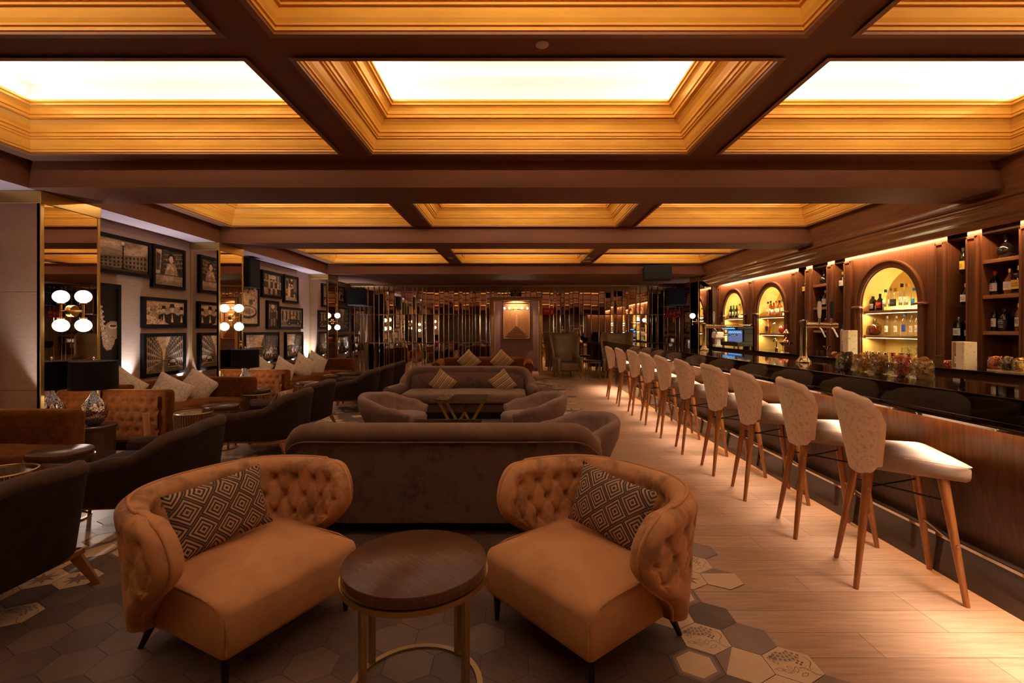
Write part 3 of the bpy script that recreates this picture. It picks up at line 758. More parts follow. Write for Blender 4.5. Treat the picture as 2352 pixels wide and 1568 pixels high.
# ================================================================ mustard tub armchairs
BUT = {}
def button(par, q, m, r_=.008):
    if m.name not in BUT:
        o = MB().lathe([(0, .6*r_), (.8*r_, .4*r_), (r_, 0), (.8*r_, -.4*r_), (0, -.6*r_)], 10, caps=False).build('upholstery_button', m, par); BUT[m.name] = o.data
    else:
        o = bpy.data.objects.new('upholstery_button', BUT[m.name]); COL.objects.link(o); o.parent = par
    o.location = q
def bump2(u, v, cu, cv, s): return math.exp(-((u-cu)**2+(v-cv)**2)/(s*s))
def mustard_chair(label, loc, rz):
    t = thing('tub_armchair', label, 'armchair', loc, rz)
    W, Dp = .34, .36                       # half width, front reach (faces -Y)
    s = MB(); softbox(s, -W, W, -Dp, .22, .135, .375, .03, .035, 10)
    s.v = [(x, y, z-.055*max(0, (-y-Dp+.13)/.13)**2*max(0, (z-.2)/.2)) for x, y, z in s.v]
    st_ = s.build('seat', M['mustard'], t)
    for sg in (-1, 1): MB().tube([(sg*(W-.003), .15, .352), (sg*(W-.003), -Dp+.14, .352), (sg*(W-.004), -Dp+.07, .338), (sg*(W-.008), -Dp+.025, .318), (sg*(W-.015), -Dp+.006, .29), (sg*(W-.015), -Dp+.004, .16)], .004, 6).build('piping', M['mustard2'], st_)
    # wrap-around back: a rounded sheet bent round the seat
    path = catmull([(-W-.05, -.20), (-W-.055, .02), (-W+.03, .23), (-.14, .33), (.14, .33), (W-.03, .23), (W+.055, .02), (W+.05, -.20)], 12)
    pts = resample(path, 200)
    Lh = sum((pts[i+1]-pts[i]).length for i in range(200))/2
    z0, z1 = .15, .685
    def half(zn):   # extent of the sheet at height fraction zn
        if zn < .66: return interp([(0, .60), (.66, 1.0)], zn)
        q = (zn-.66)/.34
        return .76+.24*math.sqrt(max(0, 1-q*q))
    btn = []
    for r_, zb in enumerate((.40, .49, .58)):
        for k in range(-6, 7):
            btn.append(((k+(.5 if r_ % 2 else 0))*.112, zb))
    def at(sv, zn, side):
        h = half(zn); u = sv*h; a = abs(sv)
        x = (u+1)/2*200; i = int(min(199, max(0, x))); p = pts[i].lerp(pts[i+1], x-i)
        tg = (pts[min(i+1, 200)]-pts[max(i-1, 0)]).normalized(); n = Vector((-tg.y, tg.x))
        z = z0+(z1-z0)*zn
        ed = min((1-a)*h*Lh, (1-zn)*(z1-z0)*1.0)
        thk = .062*math.sqrt(max(0, 1-(1-min(1, ed/.062))**2))
        arc = u*Lh; dd = 0
        for (bu, bz) in btn:
            if abs(bu) > h*Lh-.06: continue
            d2 = ((arc-bu)**2+(z-bz)**2)
            dd += .028*math.exp(-d2/.00030)+.010*math.exp(-d2/.0025)
        if abs(arc) < h*Lh-.04 and .34 < z < .64:
            pa, qa = arc/.112+(z-.40)/.18, arc/.112-(z-.40)/.18
            for w_ in (pa, qa): dd += .009*math.exp(-((w_-round(w_))/.075)**2)*min(1, (z-.34)/.05)*min(1, (.64-z)/.05)
        dd = min(dd, .040)
        if side > 0: k_ = .8
        else: k_ = 1
        fade = min(1, ed/.05); o = (thk-dd*fade*k_)*side
        lean = .05*zn
        q = p+n*(o+lean)
        return (q.x, q.y, z)
    b = MB()
    for side in (1, -1):
        b.grid(lambda i, j: at(2*i-1, j, side), 200, 60)
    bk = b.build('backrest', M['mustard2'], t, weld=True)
    bt = MB()
    for (bu, bz) in btn:
        zn = (bz-z0)/(z1-z0); h = half(zn)
        if abs(bu) > h*Lh-.06: continue
        for side in (1, -1):
            q = at(bu/Lh/h, zn, side); button(bk, q, M['mustard2'])
    for side in (1, -1):
        if side < 0: continue
        ed = [at(-1+.001, k/20, 1) for k in range(21)]+[at(-1+2*k/60, .999, 1) for k in range(1, 60)]+[at(.999, 1-k/20, 1) for k in range(21)]
        MB().tube(ed, .0075, 8).build('piping', M['mustard'], bk)
    for (x, y, dx, dy) in ((-W+.04, -Dp+.05, 0, 0), (W-.04, -Dp+.05, 0, 0), (-W+.05, .2, -.03, .07), (W-.05, .2, .03, .07)):
        MB().tube([(x, y, .15), (x+dx, y+dy, 0)], [.020, .011], 10).build('leg', M['darkleg'], t)
    return t
chL = mustard_chair('mustard velvet tub armchair left of the round table in front', (-1.26, 2.28, 0), R(62.3))
chR = mustard_chair('mustard velvet tub armchair right of the round table in front', (.34, 2.29, 0), R(-50.6))
def local(root, p):
    c, s_ = math.cos(root.rotation_euler.z), math.sin(root.rotation_euler.z)
    return (root.location.x+c*p[0]-s_*p[1], root.location.y+s_*p[0]+c*p[1], p[2])
for root, lx, lb, tilt in ((chL, -.06, 'rectangular cushion of brown geometric lines on the left mustard armchair', -4), (chR, .04, 'rectangular cushion of brown geometric lines on the right mustard armchair', 6)):
    cushion('geometric_cushion', .46, .30, .11, M['key'], lb, 'cushion', local(root, (lx, .115, .545)), (R(-16), R(tilt), root.rotation_euler.z), 'geometric cushions on the mustard armchairs')

# ================================================================ round tables with brass ring bases
def round_table(label, loc, Rr=.275, H=.51, group='round wooden tables', top=None):
    t = thing('round_table', label, 'table', loc, R(45), group)
    MB().lathe([(0, H-.045), (Rr-.004, H-.045), (Rr, H-.040), (Rr, H-.004), (Rr-.004, H), (0, H)], 64, caps=False).build('tabletop', top or M['tabletop'], t)
    b = MB(); rg = Rr+.006
    b.ring([[( (rg+a)*math.cos(2*PI*k/64), (rg+a)*math.sin(2*PI*k/64), z) for k in range(64)] for a, z in ((-.02, H-.065), (0, H-.065), (0, H-.045), (-.02, H-.045))], True, True, False)
    b.build('rim_ring', M['brassd'], t)
    b = MB()
    b.ring([[( (rg+a-.02)*math.cos(2*PI*k/64), (rg+a-.02)*math.sin(2*PI*k/64), z) for k in range(64)] for a, z in ((-.022, 0), (0, 0), (0, .012), (-.022, .012))], True, True, False)
    b.build('base_ring', M['brassd'], t)
    for k in range(4):
        a = PI/2*k+.2; c, s_ = math.cos(a), math.sin(a); r_ = rg-.03
        MB().bar((r_*c, r_*s_, .012), (r_*c, r_*s_, H-.06), .022, .022).build('leg', M['brassd'], t)
    return t
tab0 = round_table('round dark wood table with brass ring base between the mustard armchairs', (-.39, 1.875, 0))

# ================================================================ taupe sofas
def sofa(label, loc, rz, m1, m2, wide=1.04, H=.752, ind=None):
    t = thing('sofa', label, 'sofa', loc, rz)   # faces +Y
    P_ = [(wide+.10, .82), (wide+.03, .45), (wide-.02, .14), (wide-.16, .03), (wide-.45, 0), (0, 0), (-wide+.45, 0), (-wide+.16, .03), (-wide+.02, .14), (-wide-.03, .45), (-wide-.10, .82)]
    tp = [(0, .50), (.10, .49), (.19, .52), (.245, .62), (.33, H), (.67, H), (.755, .62), (.81, .52), (.90, .49), (1, .50)]
    pp_ = resample(catmull(P_, 10), 200)
    def top_z(u):
        p = pp_[int(round(u*200))]; q = min(1, max(0, (abs(p.x)-(wide-.24))/.24))
        z = H-.26*(1-(1-q**2.5)**(1/2.5)); k = min(1, max(0, (p.y-.08)/.35)); return min(z, H)*(1-k)+min(z, .50)*k
    tp = [(k/80, top_z(k/80)) for k in range(81)]
    b = MB(); pts = shell(b, P_, lambda u: interp(tp, u), lambda u: .10, .12, flare=.0, N=80, m=8)
    sb = b.build('backrest_and_arms', m2, t)
    # padded roll along the top and its piping
    n_ = len(pts); top = []; pip = []
    for i, p in enumerate(pts):
        u = i/(n_-1); tg = (pts[min(i+1, n_-1)]-pts[max(i-1, 0)]).normalized(); nn = Vector((-tg.y, tg.x)); z = interp(tp, u)
        q = p+nn*.035; top.append((q.x, q.y, z-.052)); q = p+nn*.092; pip.append((q.x, q.y, z-.105))
    b = MB(); b.tube(top, .066, 12); b.build('top_roll', m1, t)
    MB().tube(pip, .006, 6).build('piping', m1, sb)
    x = wide-.10
    b = MB(); b.grid(lambda i, j: ((2*i-1)*x, .15-.05*j+.05*math.sin(PI*j)*(1-(2*i-1)**6)+.03, .38+(H-.46)*j*(1-.25*(abs(2*i-1))**5)), 40, 14)
    b.build('back_cushion', m2, t)
    b = MB(); softbox(b, -x-.03, x+.03, .10, .86, .25, .40, .045, .03, 8); b.build('seat_cushion', m1, t)
    b = MB(); softbox(b, -x-.02, x+.02, .06, .80, .10, .25, .03, 0, 3); b.build('seat_base', m2, t)
    MB().box(-x, x, .06, .74, 0, .10).build('plinth', M['darkleg'], t)
    return t
sofa('taupe velvet sofa seen from behind in the foreground', (-.515, 3.30, 0), 0, M['taupel'], M['taupe'])
s2 = sofa('taupe velvet sofa facing the camera with two striped cushions', (-.86+.04, 8.25, 0), PI, M['taupel'], M['taupe'])
s2.location.x = (1075-1185)*8.2/1110
# rust sofa at the far end
s3 = thing('sofa', 'rust velvet sofa with rounded arms behind the taupe sofas', 'sofa', (-.70, 10.9, 0), PI)
b = MB(); softbox(b, -.90, .90, 0, .20, .12, .76, .05, .02, 4); b.build('backrest', M['rust'], s3)
for sg in (-1, 1):
    b = MB(); b.tube([(sg*.97, .02, .62), (sg*.97, .12, .64), (sg*.97, .80, .60)], [.09, .105, .10], 14); b.build('arm', M['rust'], s3)
    b = MB(); softbox(b, *sorted((sg*.88, sg*1.04)), .04, .82, .12, .58, .03, 0, 3); b.build('arm_panel', M['rust'], s3)
b = MB(); softbox(b, -.88, .88, .15, .86, .12, .42, .04, .02, 6); b.build('seat', M['rust'], s3)
MB().box(-.9, .9, .05, .8, 0, .12).build('plinth', M['darkleg'], s3)
sx2 = s2.location.x
for (px_, py_, Y, ang, lb) in ((1017, 879, 7.92, 38, 'striped cushion on the left half of the taupe sofa'), (1154, 879, 7.92, 52, 'striped cushion on the right half of the taupe sofa')):
    cushion('striped_cushion', .36, .36, .12, M['stripe'], lb, 'cushion', ((px_-1185)*Y/1110, Y, 1.4-(py_-755)*Y/1110), (R(14), R(ang), 0), 'striped cushions on the sofas')
for (px_, lb, ang) in ((1077, 'striped cushion on the left half of the rust sofa', 45), (1153, 'striped cushion on the right half of the rust sofa', 42)):
    cushion('striped_cushion', .40, .40, .12, M['stripe'], lb, 'cushion', ((px_-1185)*10.55/1110, 10.58, .69), (R(12), R(ang), 0), 'striped cushions on the sofas')

# ================================================================ mauve barrel chairs
def barrel(label, loc, rz):
    t = thing('barrel_chair', label, 'armchair', loc, rz, 'mauve barrel chairs')   # faces -Y
    P_ = [(.36, -.30), (.385, -.05), (.32, .22), (.13, .36), (-.13, .36), (-.32, .22), (-.385, -.05), (-.36, -.30)]
    P_ = P_[::-1]
    bt = [(R(a), z) for a, z in ((0, 0),)]
    tp = [(0, .42), (.10, .49), (.32, .60), (.5, .63), (.68, .60), (.90, .49), (1, .42)]
    btn = [(.26+.08*k+(.04 if r_ else 0), .45+.22*r_) for r_ in range(3) for k in range(7)]
    def disp(u, tt, side):
        if side > 0: return 0
        return sum(.020*math.exp(-(((u-a)*1.55)**2+((tt-z)*.45)**2)/.0009) for a, z in btn)
    b = MB(); shell(b, P_, lambda u: interp(tp, u), lambda u: .06, .11, flare=.06, N=90, m=14, disp=disp)
    # taper the tub toward its foot
    for i, (x, y, z) in enumerate(b.v):
        k = .70+.30*min(1, z/.42); b.v[i] = (x*k, y*k, z)
    tsh = b.build('tub_shell', M['mauve'], t)
    s = MB(); s.lathe([(0, .14), (.26, .14), (.285, .18), (.29, .32), (.27, .35), (.18, .365), (0, .37)], 40, (0, 0, 0), caps=False)
    for i, (x, y, z) in enumerate(s.v): s.v[i] = (x, y*1.25-.08, z)
    s.build('seat_cushion', M['mauve'], t)
    MB().lathe([(0, 0), (.20, 0), (.20, .08), (0, .08)], 32, caps=False).build('swivel_base', M['darkleg'], t)
    bb_ = MB()
    t.scale = (.93, .93, .92)
    for a, z in btn:
        pp = resample(catmull(P_, 10), 90)
        i = int(a*90); p = pp[i]; tg = (pp[min(90, i+1)]-pp[i-1]).normalized(); n = Vector((-tg.y, tg.x))
        zt = interp(tp, a); zz = .06+(zt-.11/2-.06)*z; k = .70+.30*min(1, zz/.42); q = (p-n*(.042-.06*z))*k
        button(tsh, (q.x, q.y, zz), M['mauve'], .011)
    return t
def pxf(px_, Y): return (px_-1185)*Y/1110
br1 = barrel('mauve barrel chair left of the glass tables', (pxf(910, 6.25), 6.2, 0), R(84))
dup(br1, (pxf(1222, 6.3), 6.25, 0), R(-80), 'mauve barrel chair to the right, beside the far taupe sofa')
dup(br1, (pxf(1312, 4.66), 4.64, 0), R(-74), 'mauve barrel chair just behind the right end of the foreground sofa')

# ================================================================ glass coffee tables
def coffee(label, loc, w=.69, H=.45):
    t = thing('glass_coffee_table', label, 'coffee table', loc, 0, 'glass coffee tables'); d = .28
    MB().box(-w/2, w/2, -d, d, H-.012, H).build('glass_top', M['glasstop'], t, bevel=.002)
    f = MB()
    for y in (-d+.02, d-.02): f.bar((-w/2+.01, y, H-.030), (w/2-.01, y, H-.030), .025, .03)
    for x in (-w/2+.02, w/2-.02): f.bar((x, -d+.02, H-.030), (x, d-.02, H-.030), .025, .03)
    f.build('rim_frame', M['brass'], t)
    for y in (-d+.05, d-.05):
        g = MB(); pts_ = [(-w/2+.05, H-.045), (-.09, .04), (0, .20), (.09, .04), (w/2-.05, H-.045)]
        for a, b_ in zip(pts_, pts_[1:]): g.bar((a[0], y, a[1]), (b_[0], y, b_[1]), .03, .035)
        g.build('leg_frame', M['brass'], t)
    MB().box(-.14, .14, -d+.03, d-.03, 0, .06).build('base_bar', M['brass'], t)
    return t
c1 = coffee('brass and glass coffee table with zigzag legs before the far taupe sofa', (-.74, 6.75, 0))
dup(c1, (-.70, 4.80, 0), 0, 'glass coffee table half hidden by the foreground sofa back')

# ================================================================ dark velvet armchairs on the left
def dark_chair(label, loc, rz):
    t = thing('dark_armchair', label, 'armchair', loc, rz, 'chocolate velvet armchairs')   # faces -X ; built facing -Y then turned
    P_ = [(-.36, -.36), (-.375, -.05), (-.36, .22), (-.20, .345), (.20, .345), (.36, .22), (.375, -.05), (.36, -.36)]
    tp = [(0, .50), (.10, .50), (.24, .54), (.36, .69), (.5, .71), (.64, .69), (.76, .54), (.90, .50), (1, .50)]
    b = MB(); pts = shell(b, P_, lambda u: interp(tp, u), lambda u: .215, .085, flare=.055, N=72, m=8)
    b.build('backrest_and_arms', M['choc'], t)
    n_ = len(pts); top = []
    for i, p in enumerate(pts):
        u = i/(n_-1); tg = (pts[min(i+1, n_-1)]-pts[max(i-1, 0)]).normalized(); nn = Vector((-tg.y, tg.x)); q = p+nn*.052
        top.append((q.x, q.y, interp(tp, u)-.032))
    MB().tube(top, .046, 10).build('top_roll', M['chocroll'], t)
    b = MB(); softbox(b, -.32, .32, -.38, .30, .235, .43, .04, .02, 6); b.build('seat_cushion', M['choc'], t)
    fr = MB()
    for sg in (-1, 1): fr.box(*sorted((sg*.33, sg*.37)), -.34, .34, .185, .215)
    fr.box(-.37, .37, -.36, -.32, .185, .215); fr.box(-.37, .37, .31, .35, .185, .215)
    fr.build('base_frame', M['legwood'], t, bevel=.004)
    for sx in (-1, 1):
        for sy in (-1, 1):
            MB().bar((sx*.34, sy*.31, .20), (sx*.40, sy*.39, 0), .060, .050, 0, .030, .026).build('leg', M['legwood'], t, bevel=.004)
    return t
# facing -X means local -Y -> -X : rotate by -90 degrees
rz = R(-90)
dc = dark_chair('dark chocolate velvet armchair nearest the camera at the left edge', (-2.70, 2.27, 0), rz-R(2))
for (x, y, a, lb) in ((-2.75, 3.62, 6, 'dark chocolate velvet armchair behind the left mustard armchair'),
                      (-2.83, 5.50, 3, 'dark chocolate velvet armchair in the second group, nearer one'),
                      (-2.95, 6.50, -3, 'dark chocolate velvet armchair in the second group, farther one'),
                      (-2.86, 8.45, 3, 'nearest dark velvet armchair of the far group'),
                      (-2.86, 9.45, 0, 'middle dark velvet armchair of the far group'),
                      (-2.86, 10.4, -4, 'farthest dark velvet armchair beside the mirrored wall')):
    dup(dc, (x, y, 0), rz+R(a), lb)
cushion('striped_cushion', .40, .30, .11, M['stripe'], 'striped cushion lying in the nearer chair of the second group', 'cushion', (-2.76, 5.66, .545), (R(-25), 0, R(-92)), 'striped cushions in dark chairs')
cushion('striped_cushion', .40, .30, .11, M['stripe'], 'striped cushion lying in the farther chair of the second group', 'cushion', (-2.80, 6.5, .545), (R(-25), 0, R(-92)), 'striped cushions in dark chairs')

# ================================================================ rust velvet booths
def booth(label, ya, yb, near=True, far=True, xr=-3.80, H=.70, xn=-3.97):
    t = thing('booth_sofa', label, 'sofa', (-4.4, (ya+yb)/2, 0), 0, 'rust velvet booth sofas')
    ox, oy = 4.4, -(ya+yb)/2
    def q(mb, name, m): o = mb.build(name, m, t); o.location = (ox, oy, 0); return o
    def tuftwall(mb, fn, L_, Hh, rows, cols):
        def g(i, j):
            dd = 0
            for r_ in range(rows):
                for c in range(cols+1):
                    a = (c+(.5 if r_ % 2 else 0))/cols; z = (r_+1)/(rows+.6)
                    d2 = ((i-a)*L_)**2+((j-z)*Hh)**2; dd += .028*math.exp(-d2/.0008)+.010*math.exp(-d2/.006)
            bul = .025*math.sin(PI*min(1, max(0, j)))**.5
            return fn(i, j, bul-min(.04, dd))
        mb.grid(g, int(L_*100), 44)
    b = MB(); softbox(b, XL+.16, XL+.34, ya+.05, yb-.05, .12, H+.02, .04, .01, 3); q(b, 'wall_backrest', M['rust'])
    L_ = yb-ya-.4
    b = MB(); tuftwall(b, lambda i, j, d: (XL+.34+d, ya+.2+L_*i, .42+(H-.46)*j), L_, H-.46, 3, max(3, int(L_/.22))); q(b, 'tufted_back', M['rust'])
    b = MB(); softbox(b, XL+.30, xr-.35, ya+.1, yb-.1, .12, .42, .04, .02, 5); q(b, 'wall_seat', M['rust'])
    if near:
        b = MB(); softbox(b, XL+.16, xn, ya, ya+.17, .10, H, .05, .0, 3); q(b, 'side_panel', M['rust'])
        b = MB(); wd = xn-XL-.30
        tuftwall(b, lambda i, j, d: (XL+.22+wd*i, ya-.030-d, .14+(H-.20)*j), wd, H-.20, 4, 7); q(b, 'tufted_outer_back', M['rust'])
        b = MB(); softbox(b, XL+.5, xn-.04, ya+.16, ya+.60, .12, .42, .04, .02, 5); q(b, 'end_seat', M['rust'])
    if far:
        b = MB(); softbox(b, XL+.16, xr, yb-.17, yb, .10, H, .05, .0, 3); q(b, 'side_panel', M['rust'])
        b = MB(); softbox(b, XL+.5, xr-.02, yb-.60, yb-.16, .12, .42, .04, .02, 5); q(b, 'end_seat', M['rust'])
    MB().box(XL+.2, xr-.36, ya+.12, yb-.12, 0, .12).build('plinth', M['darkleg'], t).location = (ox, oy, 0)
    return t
booth('rust velvet booth sofa at the left edge nearest the camera', 1.2, 4.30, near=False)
booth('rust velvet booth sofa between the first two mirrored columns', 5.50, 7.15)
booth('rust velvet booth sofa before the farthest mirrored column', 8.25, 11.65, xr=-3.86, xn=-3.90)
for (px_, py_, Y, s_, ang, yaw, lb) in (
    (285, 893, 5.95, .42, 40, 60, 'cream cushion partly behind the black lamp shade'),
    (390, 905, 6.35, .46, 32, 50, 'cream cushion leaning at the left in the middle booth'),
    (453, 890, 6.80, .42, 38, 38, 'cream cushion leaning at the right in the middle booth'),
    (600, 848, 8.75, .42, 35, 60, 'cream cushion farthest left in the far booth'),
    (653, 852, 9.1, .46, 30, 66, 'cream cushion second from the left in the far booth'),
    (698, 842, 10.1, .48, 30, 60, 'cream cushion third from the left in the far booth'),
    (727, 837, 10.75, .50, 30, 58, 'cream cushion nearest the corner of the far booth')):
    cushion('cream_cushion', s_, s_, .15, M['creamf'], lb, 'cushion', (pxf(px_, Y), Y, 1.4-(py_-755)*Y/1110), (R(-12), R(ang), R(yaw)), 'cream cushions in the booths')

# small tables of the booths
def rt(px_, py_, H, Rr, lb):
    Y = (1.4-H)*1110/(py_-755); return round_table(lb, (pxf(px_, Y), Y, 0), Rr, H)
rt(140, 1033, .51, .19, 'round dark wood table between the dark armchairs at the left edge')
rt(508, 929, .51, .19, 'round dark wood table before the middle booth')
rt(706, 877, .51, .185, 'round dark wood table before the far booth')
rt(797, 856, .51, .20, 'round dark wood table at the far corner of the far booth')
rt(595, 893, .51, .16, 'small round dark wood table beside the rust side panel')
def wire_drum(label, loc, Rr=.185, H=.47):
    t = thing('wire_drum_table', label, 'side table', loc, 0, 'wire drum side tables')
    MB().lathe([(0, H-.012), (Rr-.02, H-.012), (Rr-.02, H-.002), (0, H-.002)], 40, caps=False).build('glass_top', M['glasstop'], t)
    MB().tube([(Rr*math.cos(2*PI*k/40), Rr*math.sin(2*PI*k/40), H) for k in range(40)], .007, 6, True).build('top_ring', M['brassd'], t)
    MB().tube([(Rr*.92*math.cos(2*PI*k/40), Rr*.92*math.sin(2*PI*k/40), .01) for k in range(40)], .008, 6, True).build('base_ring', M['brassd'], t)
    g = MB()
    for k in range(48):
        a = 2*PI*k/48; c, s_ = math.cos(a), math.sin(a)
        g.tube([(Rr*c, Rr*s_, H), (Rr*1.04*c, Rr*1.04*s_, H-.03), (Rr*.98*c, Rr*.98*s_, H*.5), (Rr*.92*c, Rr*.92*s_, .01)], .0035, 5)
    g.build('wire_cage', M['brassd'], t)
    return t
wd0 = wire_drum('wire drum table with glass top before the middle booth', (pxf(446, 5.4), 5.40, 0))
for (px_, Y, lb) in ((0, 3.15, 'wire drum table cut off by the left edge'), (588, 6.95, 'wire drum table in the gap before the far booth'), (760, 9.7, 'wire drum table before the farthest booth seats')):
    dup(wd0, (pxf(px_, Y), Y, 0), 0, lb)
# menu cards standing on tables
def card(px_, py_, Y, lb):
    o = MB().box(-.02, .02, -.006, .006, 0, .17).build('menu_holder', M['reliefwood'], None, (pxf(px_, Y), Y, 1.4-(py_-755)*Y/1110), (0, R(-4), R(20)), bevel=.002)
    tag(o, lb, 'menu holder')
card(339, 1000, 3.65, 'slim tan menu holder above the dark armchair arm')
card(637, 906, 5.9, 'slim tan menu holder behind the second group chair')

# ================================================================ lamp tables and table lamps
def lamp_table(label, loc):
    t = thing('drum_table', label, 'side table', loc, 0, 'dark drum tables')
    MB().lathe([(0, .36), (.185, .36), (.195, .37), (.195, .395), (.19, .40), (0, .40)], 48, caps=False).build('tabletop', M['walnutd'], t)
    MB().lathe([(.18, 0), (.18, .36)], 48, caps=False).build('drum_body', M['walnutd'], t)
    return t
def table_lamp(label, loc):
    t = thing('table_lamp', label, 'lamp', loc, 0, 'mercury glass table lamps')
    prof_ = [(0, 0), (.05, .0), (.065, .012), (.085, .035), (.110, .08), (.121, .125), (.118, .16), (.10, .205), (.070, .255), (.040, .30), (.027, .335), (.022, .36), (0, .36)]
    MB().lathe(prof_, 48, caps=False).build('mercury_glass_base', M['mercury'], t)
    MB().tube([(0, 0, .36), (0, 0, .70)], .006, 8).build('stem', M['brass'], t)
    prof_ = [(r_*.80, z_) for r_, z_ in prof_]
    sh = MB(); sh.lathe([(.205, .375), (.200, .665)], 64, caps=False); sh.lathe([(.200, .375), (.195, .665)], 64, caps=False)
    sh.ring([[(r_*math.cos(2*PI*k/64), r_*math.sin(2*PI*k/64), z) for k in range(64)] for r_, z in ((.200, .375), (.205, .375))], False, True, False)
    sh.ring([[(r_*math.cos(2*PI*k/64), r_*math.sin(2*PI*k/64), z) for k in range(64)] for r_, z in ((.195, .665), (.200, .665))], False, True, False)
    shd = sh.build('lamp_shade', M['blacksh'], t)
    MB().lathe([(0, .675), (.008, .68), (.012, .69), (.008, .705), (0, .71)], 12, caps=False).build('finial', M['chrome'], shd)
    MB().bar((-.195, 0, .66), (.195, 0, .66), .004, .004).build('spider', M['brass'], shd)
    MB().lathe([(0, .44), (.02, .45), (.03, .48), (.02, .51), (0, .52)], 14, caps=False).build('bulb', mat('lamp_bulb', (1, .9, .8), .3, emit=(1, .80, .6), es=30), t)
    lamp('table_lamp_light', 'POINT', (loc[0], loc[1], loc[2]+.415), 16, (1, .80, .66), .02)
    return t
for (x, y, a, b_) in ((-4.40, 5.04, 'dark round drum table by the nearest mirrored column', 'black shaded table lamp with speckled glass base by the nearest mirrored column'),
                      (-4.40, 7.86, 'dark round drum table by the middle mirrored column', 'black shaded table lamp with speckled glass base by the middle mirrored column')):
    lamp_table(a, (x, y, 0)); table_lamp(b_, (x, y, .40))

# ================================================================ sconces on the columns
def sconce(label, x, y, z, sd=1, two=True):
    t = thing('wall_sconce', label, 'wall lamp', (x, y, z), 0 if sd > 0 else PI, 'brass globe sconces')
    m = MB()
    for k in range(24): pass
    rg = [[(xx, r_*math.cos(2*PI*k/32), r_*math.sin(2*PI*k/32)) for k in range(32)] for xx, r_ in ((.0, .062), (.022, .062), (.026, .056))]
    m.ring(rg, False, True, True); m.build('wall_plate', M['brass'], t)
    m = MB(); m.tube([(.02, 0, 0), (.115, 0, 0)], .009, 10).tube([(.115, 0, -.075), (.115, 0, .075)], .010, 12)
    m.lathe([(0, .065), (.032, .068), (.036, .082), (.012, .088), (0, .088)], 20, (.115, 0, 0), caps=False)
    m.lathe([(0, -.088), (.012, -.088), (.036, -.082), (.032, -.068), (0, -.065)], 20, (.115, 0, 0), caps=False); am = m.build('arm', M['brass'], t)
    for s_ in ((1, -1) if two else (1,)):
        g = MB(); g.lathe([(.070*math.sin(R(a)), -.066*math.cos(R(a))) for a in range(0, 181, 12)], 28, (.115, 0, s_*.150), caps=False)
        g.build('globe', M['globe'], am)
    return t
sconce('twin globe brass sconce on the nearest mirrored column', -4.618, 5.035, 1.585)
sconce('twin globe brass sconce on the middle mirrored column', -4.618, 7.86, 1.585)
sconce('twin globe brass sconce on the farthest mirrored column', -4.618, 12.2, 1.585)
sconce('globe sconce on the column past the back bar', 4.658, 12.44, 1.585, -1, False)
# uplights behind the booths, washing the textured wall
for (y, p) in ((4.15, 9), (5.75, 5), (6.25, 9), (7.30, 9), (8.9, 4), (9.9, 4), (11.0, 6), (11.7, 16), (13.6, 9), (14.4, 14)):
    lamp('wall_uplight', 'SPOT', (XL+.07, y, .60), p*10, COOL, .02, None, (PI, R(-4), 0), 75, .9)
for i, y in enumerate((4.15, 6.25, 7.30, 9.4, 11.7, 14.4)):
    o = MB().lathe([(0, 0), (.03, 0), (.03, .07), (.024, .07), (.024, .06), (0, .06)], 16, caps=False).build('uplight', M['blackm'], None, (XL+.07, y, .50))
    tag(o, ('small black uplight low on the left wall, ' + ['nearest the camera', 'beneath the framed pictures before the middle column', 'beside the middle column', 'beneath the far picture group', 'beside the farthest column', 'in the far left corner'][i]), 'uplight', 'uplights behind the booths')
    MB().bar((-.07, 0, .03), (-.02, 0, .03), .02, .02).build('bracket', M['blackm'], o)
lamp('wall_uplight', 'SPOT', (XR-.07, 13.9, .6), 60, COOL, .02, None, (PI, R(4), 0), 70, .9)

